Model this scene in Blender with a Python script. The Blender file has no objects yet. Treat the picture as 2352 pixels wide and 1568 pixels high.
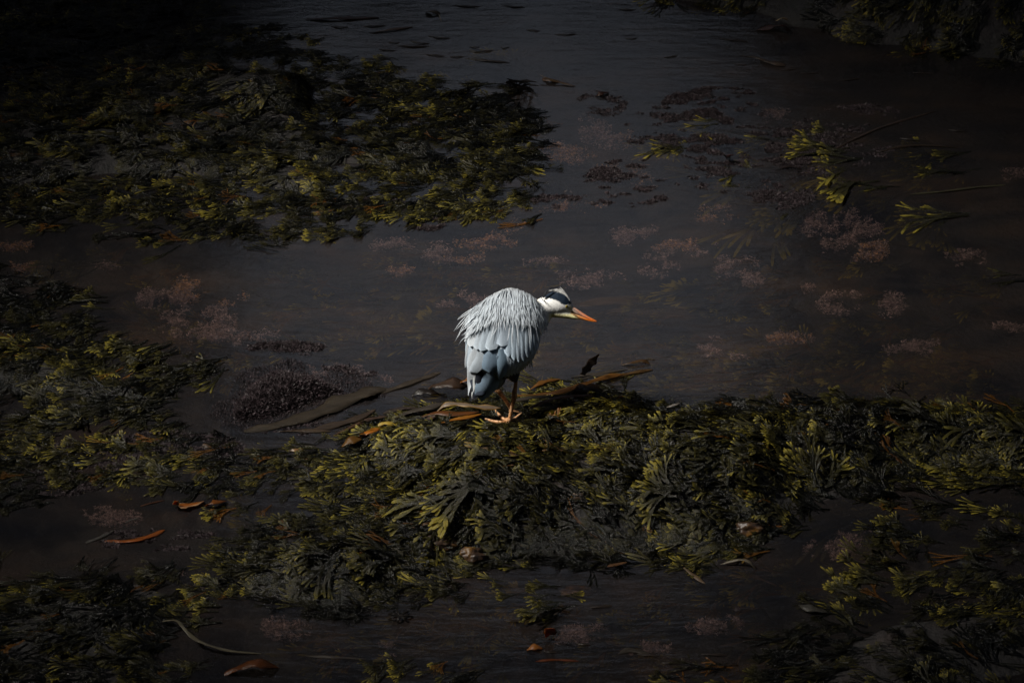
import bpy, bmesh, math, random
import numpy as np
from mathutils import Vector, Matrix
from mathutils.bvhtree import BVHTree

SC = bpy.context.scene
COL = SC.collection
rnd = random.Random(7)
rng = np.random.default_rng(11)

# ------------------------------------------------------------------ camera
PITCH = math.radians(33.0)
DIST, SPAN = 12.0, 4.6
CAM = Vector((0, -DIST*math.cos(PITCH), DIST*math.sin(PITCH)))
FW = Vector((0, math.cos(PITCH), -math.sin(PITCH)))
RT = Vector((1, 0, 0))
UP = RT.cross(FW)
cd = bpy.data.cameras.new('camera'); cam = bpy.data.objects.new('camera', cd); COL.objects.link(cam)
cam.location = CAM
cam.rotation_euler = (math.pi/2-PITCH, 0, 0)
cd.sensor_width = 36; cd.lens = 36*DIST/SPAN; cd.clip_end = 300; cd.clip_start = 0.1
cd.dof.use_dof = True; cd.dof.focus_distance = 11.8; cd.dof.aperture_fstop = 6.3
SC.camera = cam

# ------------------------------------------------------------------ light
SUN = Vector((-0.62, -0.07, 0.77)).normalized()
elev = math.asin(SUN.z); azim = math.atan2(SUN.x, SUN.y)
w = bpy.data.worlds.new('World'); SC.world = w; w.use_nodes = True
nt = w.node_tree; nt.nodes.clear()
sky = nt.nodes.new('ShaderNodeTexSky'); sky.sky_type = 'NISHITA'; sky.sun_disc = False
sky.sun_elevation = elev; sky.sun_rotation = azim
sky.air_density = 1.0; sky.dust_density = 4.0; sky.ozone_density = 1.0
bg = nt.nodes.new('ShaderNodeBackground'); bg.inputs['Strength'].default_value = 0.085
wo = nt.nodes.new('ShaderNodeOutputWorld')
hs = nt.nodes.new('ShaderNodeHueSaturation'); hs.inputs['Saturation'].default_value = .5   # thin high cloud
nt.links.new(sky.outputs[0], hs.inputs['Color']); nt.links.new(hs.outputs[0], bg.inputs[0]); nt.links.new(bg.outputs[0], wo.inputs[0])
sd_ = bpy.data.lights.new('sun', 'SUN'); sd_.energy = 5.0; sd_.angle = math.radians(13); sd_.color = (1.0, .95, .87)
so = bpy.data.objects.new('sun', sd_); COL.objects.link(so)
so.rotation_euler = SUN.to_track_quat('Z', 'Y').to_euler()
SC.view_settings.view_transform = 'Standard'; SC.view_settings.look = 'None'
SC.view_settings.gamma = 1; SC.view_settings.use_curve_mapping = False
SC.view_settings.exposure = 0.82
SC.cycles.use_denoising = True
SC.cycles.max_bounces = 6; SC.cycles.transparent_max_bounces = 12
SC.cycles.caustics_reflective = False; SC.cycles.caustics_refractive = False

# ------------------------------------------------------------------ helpers
def ray(px, py):                       # photo coordinates, 2352 wide
    return (FW + RT*((px-1176)/2352*SPAN/DIST) + UP*(-(py-784)/2352*SPAN/DIST))
def g(px, py, z=0.0):
    d = ray(px, py); t = (z-CAM.z)/d.z
    return CAM + d*t
def screen(x, y, z=0.0):
    dx, dy, dz = x-CAM.x, y-CAM.y, z-CAM.z; q = dx*FW.x+dy*FW.y+dz*FW.z
    return (dx/q)*DIST/SPAN*2352+1176, 784-((dy*UP.y+dz*UP.z)/q)*DIST/SPAN*2352
def tag(o, label=None, cat=None, group=None, kind=None):
    if label: o['label'] = label
    if cat: o['category'] = cat
    if group: o['group'] = group
    if kind: o['kind'] = kind
    return o
def empty(name, loc):
    o = bpy.data.objects.new(name, None); COL.objects.link(o); o.location = loc; o.empty_display_size = .05
    return o
def mesh_obj(name, V, F, mat, parent=None, col=None, uv=None, smooth=True):
    """V (n,3) array, F (m,k) array with k 3 or 4 (or a list of lists); col (n,4); uv (n,2) per vertex"""
    me = bpy.data.meshes.new(name)
    V = np.asarray(V, dtype=np.float32)
    if isinstance(F, np.ndarray):
        m, k = F.shape
        me.vertices.add(len(V)); me.vertices.foreach_set('co', V.ravel())
        me.loops.add(m*k); me.loops.foreach_set('vertex_index', F.astype(np.int32).ravel())
        me.polygons.add(m)
        me.polygons.foreach_set('loop_start', np.arange(0, m*k, k, dtype=np.int32))
        me.update(calc_edges=True)
    else:
        me.from_pydata(V.tolist(), [], F); me.update()
    if smooth: me.polygons.foreach_set('use_smooth', np.ones(len(me.polygons), dtype=bool))
    if col is not None:
        a = me.attributes.new('col', 'FLOAT_COLOR', 'POINT')
        a.data.foreach_set('color', np.asarray(col, dtype=np.float32).ravel())
    if uv is not None:
        a = me.attributes.new('uvf', 'FLOAT2', 'POINT')
        a.data.foreach_set('vector', np.asarray(uv, dtype=np.float32).ravel())
    me.materials.append(mat)
    o = bpy.data.objects.new(name, me); COL.objects.link(o)
    if parent is not None:
        o.parent = parent
        o.matrix_parent_inverse = Matrix.Translation(-parent.location)
    return o

_lat = np.random.default_rng(5).random((256, 256))
def vnoise(x, y):
    xi = np.floor(x).astype(int); yi = np.floor(y).astype(int); fx = x-xi; fy = y-yi
    fx = fx*fx*(3-2*fx); fy = fy*fy*(3-2*fy)
    a = _lat[xi % 256, yi % 256]; b = _lat[(xi+1) % 256, yi % 256]
    c = _lat[xi % 256, (yi+1) % 256]; d = _lat[(xi+1) % 256, (yi+1) % 256]
    return (a*(1-fx)+b*fx)*(1-fy)+(c*(1-fx)+d*fx)*fy
def fbm(x, y, o=3):
    s = 0; a = .5
    for i in range(o):
        s = s+a*vnoise(x+17*i, y+31*i); x = x*2.03; y = y*2.03; a *= .5
    return s/(1-.5**o)

# ------------------------------------------------------------------ materials
def mat(name):
    m = bpy.data.materials.new(name); m.use_nodes = True
    t = m.node_tree; p = t.nodes['Principled BSDF']
    return m, t, p
def N(t, typ, **kw):
    n = t.nodes.new(typ)
    for k, v in kw.items(): setattr(n, k, v)
    return n
def noise(t, scale, detail=4, vec=None, rough=.55):
    n = N(t, 'ShaderNodeTexNoise'); n.inputs['Scale'].default_value = scale; n.inputs['Detail'].default_value = detail
    n.inputs['Roughness'].default_value = rough
    if vec is not None: t.links.new(vec, n.inputs['Vector'])
    return n.outputs['Fac']
def objvec(t, sc=(1, 1, 1)):
    g_ = N(t, 'ShaderNodeNewGeometry'); mp = N(t, 'ShaderNodeMapping'); mp.inputs['Scale'].default_value = sc
    t.links.new(g_.outputs['Position'], mp.inputs['Vector']); return mp.outputs[0]
def ramp(t, fac, stops):
    r = N(t, 'ShaderNodeValToRGB'); e = r.color_ramp.elements
    while len(e) < len(stops): e.new(.5)
    for i, (p, c) in enumerate(stops): e[i].position = p; e[i].color = (*c, 1)
    t.links.new(fac, r.inputs[0]); return r.outputs[0]
def bump(t, h, strength, dist, p):
    b = N(t, 'ShaderNodeBump'); b.inputs['Strength'].default_value = strength; b.inputs['Distance'].default_value = dist
    t.links.new(h, b.inputs['Height']); t.links.new(b.outputs[0], p.inputs['Normal']); return b
def mixc(t, fac, a, b, mode='MIX'):
    m = N(t, 'ShaderNodeMix', data_type='RGBA', blend_type=mode)
    for s, v in ((m.inputs[0], fac), (m.inputs[6], a), (m.inputs[7], b)):
        if isinstance(v, bpy.types.NodeSocket): t.links.new(v, s)
        elif isinstance(v, (int, float)): s.default_value = v
        else: s.default_value = (*v, 1)
    return m.outputs[2]
def translucent(t, p, colsock, amt):
    tr = N(t, 'ShaderNodeBsdfTranslucent'); mx = N(t, 'ShaderNodeMixShader'); mx.inputs[0].default_value = amt
    t.links.new(colsock, tr.inputs[0]); out = t.nodes['Material Output']
    t.links.new(p.outputs[0], mx.inputs[1]); t.links.new(tr.outputs[0], mx.inputs[2]); t.links.new(mx.outputs[0], out.inputs[0])

def attr(t, name='col'):
    a = N(t, 'ShaderNodeAttribute'); a.attribute_name = name; return a

# wrack frond: col = (tip, random, orange, edge)
M_frond, t, p = mat('wrack_frond')
a = attr(t); sep = N(t, 'ShaderNodeSeparateColor'); t.links.new(a.outputs['Color'], sep.inputs[0])
n1 = noise(t, 9, 3, objvec(t))
base = ramp(t, sep.outputs[0], [(0.0, (.0035, .004, .003)), (.5, (.0125, .0115, .005)), (.82, (.031, .028, .009)), (.94, (.070, .062, .014)), (1.0, (.145, .120, .02))])
dark = mixc(t, sep.outputs[1], (.15, .16, .16), (1.8, 1.75, 1.5))
c = mixc(t, 1.0, base, dark, 'MULTIPLY')
oran = mixc(t, sep.outputs[2], c, (.10, .040, .006))
t.links.new(oran, p.inputs['Base Color'])
p.inputs['Roughness'].default_value = .34; p.inputs['Specular IOR Level'].default_value = .30
fn = noise(t, 200, 3, objvec(t))
bump(t, fn, .9, .005, p)
rr = N(t, 'ShaderNodeMapRange'); rr.inputs[3].default_value = .10; rr.inputs[4].default_value = .38
t.links.new(noise(t, 45, 2, objvec(t)), rr.inputs[0]); t.links.new(rr.outputs[0], p.inputs['Roughness'])
trc = mixc(t, 1.0, oran, (2.2, 2.0, 1.0), 'MULTIPLY')
translucent(t, p, trc, .25)

# kelp blade: col = rgb
M_kelp, t, p = mat('kelp_blade')
a = attr(t)
n1 = noise(t, 14, 4, objvec(t, (1, 3, 1)))
c = mixc(t, n1, (.22, .20, .2), (1.5, 1.38, 1.25)); c = mixc(t, 1.0, a.outputs['Color'], c, 'MULTIPLY')
t.links.new(c, p.inputs['Base Color']); p.inputs['Roughness'].default_value = .3
bump(t, noise(t, 60, 3, objvec(t, (1, 4, 2))), .5, .006, p)
trc = mixc(t, 1.0, c, (2.0, 1.5, .8), 'MULTIPLY')
translucent(t, p, trc, .35)

# tufted red algae
M_tuft, t, p = mat('tufted_algae')
n1 = noise(t, 30, 4, objvec(t))
c = ramp(t, n1, [(.3, (.013, .009, .010)), (.55, (.042, .031, .034)), (.75, (.085, .06, .066))])
t.links.new(c, p.inputs['Base Color']); p.inputs['Roughness'].default_value = .55; p.inputs['Specular IOR Level'].default_value = .25
# coralline
M_coral, t, p = mat('coralline_algae')
a = attr(t); t.links.new(a.outputs['Color'], p.inputs['Base Color']); p.inputs['Roughness'].default_value = .7

# stone
M_stone, t, p = mat('ochre_stone')
n1 = noise(t, 16, 5, objvec(t))
c = ramp(t, n1, [(.35, (.012, .009, .007)), (.5, (.045, .025, .014)), (.62, (.13, .065, .015)), (.8, (.20, .10, .02))])
t.links.new(c, p.inputs['Base Color']); p.inputs['Roughness'].default_value = .35
bump(t, noise(t, 55, 4, objvec(t)), .6, .01, p)

# sea bed
M_bed, t, p = mat('sea_bed_rock')
n1 = noise(t, 2.6, 6, objvec(t), .65)
c = ramp(t, n1, [(.3, (.004, .004, .004)), (.5, (.009, .0075, .007)), (.62, (.018, .013, .012)), (.75, (.035, .022, .016))])
t.links.new(c, p.inputs['Base Color']); p.inputs['Roughness'].default_value = .75
bump(t, noise(t, 30, 5, objvec(t)), .8, .02, p)

# water
M_water = bpy.data.materials.new('pool_water'); M_water.use_nodes = True
t = M_water.node_tree; t.nodes.clear()
out = N(t, 'ShaderNodeOutputMaterial'); tr = N(t, 'ShaderNodeBsdfTransparent'); gl = N(t, 'ShaderNodeBsdfGlossy'); df = N(t, 'ShaderNodeBsdfDiffuse')
tr.inputs[0].default_value = (.72, .66, .60, 1)
murk = ramp(t, noise(t, 1.5, 7, objvec(t, (1, 2.2, 1)), .62), [(.36, (.014, .0145, .018)), (.52, (.021, .019, .020)), (.64, (.034, .025, .022))])
t.links.new(murk, df.inputs[0])
gl.inputs['Roughness'].default_value = .14
fr = N(t, 'ShaderNodeFresnel'); fr.inputs[0].default_value = 1.33
m1 = N(t, 'ShaderNodeMixShader'); m1.inputs[0].default_value = .45
m2 = N(t, 'ShaderNodeMixShader')
h1 = noise(t, 9, 4, objvec(t, (.6, 2.2, 1)), .6); h2 = noise(t, 60, 2, objvec(t, (.8, 1.6, 1)))
hm = N(t, 'ShaderNodeMath', operation='MULTIPLY_ADD'); hm.inputs[1].default_value = .10
t.links.new(h2, hm.inputs[0]); t.links.new(h1, hm.inputs[2])
b = N(t, 'ShaderNodeBump'); b.inputs['Strength'].default_value = .35; b.inputs['Distance'].default_value = .009
t.links.new(hm.outputs[0], b.inputs['Height'])
t.links.new(b.outputs[0], gl.inputs['Normal']); t.links.new(b.outputs[0], fr.inputs['Normal'])
t.links.new(tr.outputs[0], m1.inputs[1]); t.links.new(df.outputs[0], m1.inputs[2])
t.links.new(fr.outputs[0], m2.inputs[0]); t.links.new(m1.outputs[0], m2.inputs[1]); t.links.new(gl.outputs[0], m2.inputs[2])
t.links.new(m2.outputs[0], out.inputs[0])

# rock of the invented light-blocking shell
M_shade_shell, t, p = mat('shade_shell_rock')
c = ramp(t, noise(t, .8, 6, objvec(t), .65), [(.3, (.008, .008, .008)), (.6, (.02, .018, .016)), (.8, (.03, .03, .02))])
t.links.new(c, p.inputs['Base Color']); p.inputs['Roughness'].default_value = .9
bump(t, noise(t, 2.5, 6, objvec(t)), 1.0, .2, p)

# ------------------------------------------------------------------ terrain from bed outlines
# outlines in photo coordinates (2352 wide), laid on the water level
BEDS = {
 'upper': dict(poly=[(-500, -160), (520, -60), (560, 10), (690, 60), (800, 75), (740, 120), (880, 120), (985, 165), (985, 190), (900, 215), (1060, 205), (1230, 235), (1290, 290),
                     (1240, 350), (1240, 390), (1200, 480), (1080, 490), (900, 500), (820, 555), (690, 552), (540, 550), (400, 525), (250, 515), (100, 545), (0, 520), (-500, 560)],
               h=.015, edge=.75, dir=188, spread=20, pitch=5, dens=760, relief=.055),
 'left': dict(poly=[(-500, 610), (0, 610), (60, 640), (160, 640), (250, 655), (265, 700), (370, 755), (390, 795), (480, 815), (600, 825), (570, 850), (520, 890), (500, 940), (480, 990), (420, 1010), (0, 1020), (-500, 1020)],
              h=.04, edge=.6, dir=205, spread=26, pitch=8, dens=1050, relief=.025),
 'lower_left': dict(poly=[(-500, 1000), (0, 1000), (200, 990), (480, 985), (560, 1040), (700, 1020), (840, 1000), (1000, 965), (1130, 960), (1150, 1010), (1000, 1080), (880, 1130), (820, 1140), (700, 1135), (640, 1165), (560, 1175), (440, 1125), (300, 1100), (120, 1150), (0, 1165), (-500, 1170)],
              h=.0, edge=.3, dir=196, spread=22, pitch=4, dens=1300, relief=.03),
 'ridge': dict(poly=[(820, 1010), (900, 975), (1000, 950), (1150, 945), (1250, 915), (1370, 885), (1450, 915), (1600, 935), (1800, 925), (1900, 908), (2000, 905), (2100, 915), (2200, 925), (2352, 935), (2900, 930),
                     (2900, 1140), (2352, 1125), (2150, 1120), (2000, 1150), (1900, 1180), (1850, 1240), (1740, 1275), (1640, 1310), (1500, 1290), (1400, 1300), (1250, 1320), (1050, 1355), (950, 1375), (800, 1425),
                     (640, 1400), (540, 1390), (500, 1340), (580, 1250), (640, 1225), (850, 1180), (880, 1140), (900, 1090), (820, 1060)],
              h=.15, edge=.5, dir=172, spread=26, pitch=9, dens=1350, relief=.05),
 'bottom_left': dict(poly=[(-500, 1290), (0, 1285), (200, 1270), (350, 1260), (480, 1290), (560, 1310), (560, 1400), (500, 1480), (480, 1620), (440, 1800), (-500, 1800)],
              h=.06, edge=.4, dir=200, spread=45, pitch=11, dens=600, relief=.05),
 'bottom_right': dict(poly=[(2900, 1120), (2352, 1140), (2080, 1160), (2000, 1210), (1960, 1300), (1830, 1400), (1720, 1470), (1540, 1500), (1500, 1560), (1480, 1800), (2900, 1800)],
              h=.02, edge=.5, dir=180, spread=70, pitch=11, dens=480, relief=.06),
 'bottom': dict(poly=[(780, 1530), (900, 1500), (1000, 1478), (1180, 1505), (1250, 1570), (1270, 1800), (640, 1800)],
              h=.015, edge=.4, dir=190, spread=45, pitch=8, dens=450, relief=.03),
 'far_bank': dict(poly=[(1470, -40), (1530, 15), (1700, 30), (1800, 60), (1880, 80), (1950, 110), (2100, 125), (2200, 150), (2352, 165), (2900, 230), (2900, -300), (1400, -300)],
              h=.22, edge=.5, dir=200, spread=50, pitch=14, dens=420, relief=.1),
 'strands': dict(poly=[(860, 150), (1000, 175), (1100, 190), (1270, 205), (1330, 290), (1310, 400), (1250, 505), (1100, 500), (900, 515), (700, 575), (300, 560), (200, 520), (700, 500), (900, 420)],
              h=-.06, edge=.3, dir=190, spread=25, pitch=3, dens=760, relief=.0),
 'floating': dict(poly=[(1030, 1370), (1100, 1340), (1240, 1325), (1330, 1350), (1420, 1370), (1400, 1400), (1200, 1400), (1150, 1420), (1070, 1410)],
              h=-.025, edge=.2, dir=185, spread=30, pitch=5, dens=300, relief=.0),
}
MOUND = [(500, 930), (540, 880), (590, 840), (660, 832), (740, 850), (820, 885), (860, 900), (760, 930), (680, 965), (600, 985), (500, 985)]

def world_poly(P): return np.array([[g(x, y).x, g(x, y).y] for x, y in P])
def sdist(P, X, Y):
    sh = X.shape; x = X.ravel(); y = Y.ravel(); d = np.full(x.shape, 1e9); inside = np.zeros(x.shape, bool)
    n = len(P)
    for i in range(n):
        ax, ay = P[i]; bx, by = P[(i+1) % n]
        ex, ey = bx-ax, by-ay; tt = np.clip(((x-ax)*ex+(y-ay)*ey)/(ex*ex+ey*ey+1e-12), 0, 1)
        d = np.minimum(d, np.hypot(x-ax-tt*ex, y-ay-tt*ey))
        c_ = ((ay > y) != (by > y)) & (x < (bx-ax)*(y-ay)/(by-ay+1e-12)+ax)
        inside ^= c_
    return np.where(inside, d, -d).reshape(sh)
def sstep(x): x = np.clip(x, 0, 1); return x*x*(3-2*x)

STEP = .036
gx = np.arange(-3.6, 3.6+STEP, STEP); gy = np.arange(-3.6, 5.4+STEP, STEP)
GX, GY = np.meshgrid(gx, gy, indexing='ij')
wob = (fbm(GX*5, GY*5)-.5)*.16
FLOOR = -.17+(fbm(GX*1.3+9, GY*1.3+2)-.5)*.14+(fbm(GX*6, GY*6)-.5)*.05
H = FLOOR.copy()
BSD = {}
for k, b_ in BEDS.items():
    b_['wp'] = world_poly(b_['poly']); s = sdist(b_['wp'], GX, GY)+wob*.5
    b_['sd'] = s
    rel = (fbm(GX*1.5+3, GY*3.8+7, 3)-.5)*2*b_['relief']
    top = b_['h']+rel+(fbm(GX*3.6+13, GY*7+27, 3)-.5)*(.04 if b_['h'] > .04 else .02)
    k_ = .5*sstep((s+.08)/.16)+.5*sstep(s/b_['edge']) if k in ('ridge', 'left', 'bottom_left', 'far_bank') else sstep((s+.06)/b_['edge'])
    H = np.maximum(H, FLOOR+(top-FLOOR)*k_)
s = sdist(world_poly(MOUND), GX, GY); MSD = s
H = np.maximum(H, FLOOR+(.055-FLOOR)*sstep((s+.12)/.3)+(fbm(GX*14, GY*14)-.5)*.03*(s > 0))
for px, py, r, h in [(840, 225, .32, .10), (690, 190, .4, .12), (830, 240, .2, .05), (1150, 375, .25, .06), (790, 430, .25, .08), (570, 330, .5, .08), 
                     (1150, 1080, .35, .06), (1010, 1130, .28, .09), (1600, 1030, .5, .05), (2000, 960, .4, .05)]:
    q = g(px, py); H += h*.55*np.exp(-(((GX-q.x)/(r*1.4))**2+((GY-q.y)/r)**2))*sstep((H+.05)/.08)
def Hat(x, y):
    x = np.asarray(x, float); y = np.asarray(y, float)
    u = np.clip((x-gx[0])/STEP, 0, len(gx)-1.001); v = np.clip((y-gy[0])/STEP, 0, len(gy)-1.001)
    i = u.astype(int); j = v.astype(int); fu = u-i; fv = v-j
    return (H[i, j]*(1-fu)+H[i+1, j]*fu)*(1-fv)+(H[i, j+1]*(1-fu)+H[i+1, j+1]*fu)*fv
def gh(px, py):                       # point on terrain or water under a photo position
    z = 0
    for _ in range(8):
        q = g(px, py, z); z = .5*z+.5*max(float(Hat(q.x, q.y)), 0.0)
    return g(px, py, z)

# ground sheet: fine in the middle, coarse far out
ex = np.array([0, 1, 3, 7, 14, 30, 60]); fx = np.concatenate([gx[0]-ex[:0:-1], gx, gx[-1]+ex[1:]]); fy = np.concatenate([gy[0]-ex[:0:-1], gy, gy[-1]+ex[1:]])
AX, AY = np.meshgrid(fx, fy, indexing='ij')
AZ = Hat(AX, AY)-.010; far = np.maximum(np.maximum(np.abs(AX)-3.6, 0), np.maximum(np.maximum(-3.6-AY, AY-5.4), 0)); AZ = np.where(far > 0, np.minimum(AZ, .1)-.05*sstep(far/3), AZ)
n0, n1_ = AX.shape; idx = np.arange(n0*n1_).reshape(n0, n1_)
F = np.stack([idx[:-1, :-1], idx[1:, :-1], idx[1:, 1:], idx[:-1, 1:]], -1).reshape(-1, 4)
tag(mesh_obj('sea_bed', np.stack([AX, AY, AZ], -1).reshape(-1, 3), F, M_bed), 'dark rocky shore bed under the pools and weed', kind='structure')
wv = np.array([[-64, -64, 0], [64, -64, 0], [64, 66, 0], [-64, 66, 0]], float)
tag(mesh_obj('water', wv, np.array([[0, 1, 2, 3]]), M_water, smooth=False), 'still dark grey tide pool water', kind='structure')

# ------------------------------------------------------------------ invented rock shell, out of view, dims the edges; three gaps shape the light
bm = bmesh.new(); CR = 16.0; NA, NE = 180, 50; grid = {}
for i in range(NA):
    for j in range(NE+1):
        az = 2*math.pi*i/NA; el = math.radians(-5+95*j/NE)
        d = Vector((math.sin(az)*math.cos(el), math.cos(az)*math.cos(el), math.sin(el)))
        rr_ = CR+2.0*(float(fbm(np.array(d.x*3+7), np.array(d.y*3+d.z*2+3), 4))-.5)
        grid[i, j] = bm.verts.new(d*rr_)
for i in range(NA):
    for j in range(NE):
        q = [grid[i, j], grid[(i+1) % NA, j], grid[(i+1) % NA, j+1], grid[i, j+1]]
        c_ = (q[0].co+q[1].co+q[2].co+q[3].co)/4
        jag = .45*(float(fbm(np.array(c_.x*.8+30), np.array(c_.y*.8+c_.z*.5+30), 3))-.5)*2
        gnd = c_-SUN*(c_.z/SUN.z)
        sun_gap = ((gnd.x-.0-.28*gnd.y)/1.85)**2+((gnd.y+.05)/1.98)**2 < 1+jag  # gap shaped so sun reaches the middle and the edges stay dim
        az = math.degrees(math.atan2(c_.x, c_.y)); el = math.degrees(math.asin(c_.z/c_.length))
        reflection_gap = (abs(az-.3)/12)**2.2+(abs(el-30.5)/11)**2.2 < 1+jag  # gap shaped for the sky that the water reflects
        front = (abs(az-104)/26)**2.2+(abs(el-44)/17)**2.2 < 1+jag  # side gap added to let fill light onto the heron
        if not (sun_gap or reflection_gap or front): bm.faces.new(q)
bmesh.ops.solidify(bm, geom=bm.faces[:], thickness=.9)
me = bpy.data.meshes.new('shade_shell'); bm.to_mesh(me); bm.free(); me.materials.append(M_shade_shell)
o = bpy.data.objects.new('shade_shell', me); COL.objects.link(o)
tag(o, 'invented dark rock shell, out of view, shading the pool edges', kind='structure')

# ------------------------------------------------------------------ frond prototypes
def frond_proto(seed, depth, L=.042, w=.012, fan=22):
    r = random.Random(seed); V = []; F = []; A = []
    total = L*(depth+1)*1.05
    def seg(x, y, ang, w0, dep, s0, h0):
        last = dep == depth
        ln = L*r.uniform(.75, 1.3)*(1.15 if last else 1)
        w1 = w0*(1.45 if last else 1.28)*r.uniform(.9, 1.1)
        bend = math.radians(r.uniform(-18, 18)); hb = r.uniform(-.28, .28)
        prof = [0, .5, .85, 1.0] if last else [0, 1.0]
        start = len(V)
        xx, yy, aa, ss, hh = x, y, ang, s0, h0
        pv = 0
        for i, q in enumerate(prof):
            st = (q-pv)*ln; pv = q
            xx += st*math.cos(aa); yy += st*math.sin(aa); aa += bend*(st/ln); ss += st; hh += st*hb
            ww = (w0+(w1-w0)*q)*.5
            if last and q > .8: ww *= .9 if q < .95 else .42
            nx, ny = -math.sin(aa), math.cos(aa)
            tip = ss/total
            for sgn, dz in ((-1, r.uniform(-.0016, .0016)), (0, .0009), (1, r.uniform(-.0016, .0016))):
                V.append((xx+nx*ww*sgn, yy+ny*ww*sgn, hh+dz*(1 if not last or q < .9 else .2)))
                A.append((ss, min(1, (q if last else 0)*.38+.62*dep/(depth+.001)*.95+.0), abs(sgn)))
            if i:
                b_ = start+3*i
                F.append((b_-3, b_-2, b_+1, b_)); F.append((b_-2, b_-1, b_+2, b_+1))
        if not last:
            sp = math.radians(r.uniform(fan*.5, fan*1.2))
            k = r.random()
            seg(xx, yy, aa+sp*(.6+.8*k), w1*.72, dep+1, ss, hh); seg(xx, yy, aa-sp*(1.4-.8*k), w1*.72, dep+1, ss, hh)
    seg(0, 0, 0, w, 0, 0, 0)
    return np.array(V), np.array(F), np.array(A)
PROTO = [frond_proto(i, (3, 3, 4)[i % 3], L=(.036, .040, .031)[i % 3], w=(.0074, .0090, .0094)[i % 3], fan=12+3*(i % 4)) for i in range(10)]
PROTO += [frond_proto(40+i, 2, L=.062+.008*i, w=.0085, fan=7+i) for i in range(5)]      # long lank straps

def build_fronds(name, P, ang, scale, pitch, lift, tone, orange, material=M_frond, parent=None, drape=True, floor=None, droop=None, tipadd=0.0):
    """P (n,2); per-frond arrays; one mesh out of all of them, draped over the terrain"""
    n = len(P); which = rng.integers(0, len(PROTO), n); VV = []; FF = []; CC = []; off = 0
    for k in range(len(PROTO)):
        m = np.where(which == k)[0]
        if not len(m): continue
        V, F, A = PROTO[k]; nv = len(V)
        mir = np.where(rng.random(len(m)) < .5, -1, 1)[:, None]
        X = V[None, :, 0]*scale[m, None]; Y = V[None, :, 1]*scale[m, None]*mir; Z = V[None, :, 2]*scale[m, None]
        roll = rng.normal(0, .30, len(m))[:, None]
        s = A[None, :, 0]*scale[m, None]
        Z = Z+Y*np.sin(roll)
        Z = Z+s*np.tan(pitch[m, None])*np.exp(-s*3)-(s**2)*(droop[m, None] if droop is not None else .6)
        Z = Z+.004*np.sin(s*70+rng.random(len(m))[:, None]*6.3)
        ca = np.cos(ang[m, None]); sa = np.sin(ang[m, None]); cp = np.cos(pitch[m, None])
        wx = P[m, 0, None]+(X*cp*ca-Y*sa); wy = P[m, 1, None]+(X*cp*sa+Y*ca)
        if drape:
            fl = rng.uniform(-.007, .004, len(m))[:, None] if floor is None else floor
            hv = np.maximum(Hat(wx, wy), fl)
            wz = hv+np.maximum(Z+lift[m, None], .002+.004*rng.random(len(m))[:, None])
        else:
            wz = lift[m, None]+Z*.4
        VV.append(np.stack([wx, wy, wz], -1).reshape(-1, 3))
        FF.append((F[None]+(np.arange(len(m))*nv)[:, None, None]).reshape(-1, 4)+off); off += nv*len(m)
        tipv = np.clip(tipadd-.10+(tone[m, None]-.45)*.38+A[None, :, 1]+.04*(A[None, :, 2])+rng.normal(0, .06, len(m))[:, None], 0, 1)
        CC.append(np.stack([tipv, np.repeat(tone[m, None], nv, 1), np.repeat(orange[m, None], nv, 1), np.repeat(A[None, :, 2], len(m), 0)], -1).reshape(-1, 4))
    return mesh_obj(name, np.concatenate(VV), np.concatenate(FF), material, parent, col=np.concatenate(CC))

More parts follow.
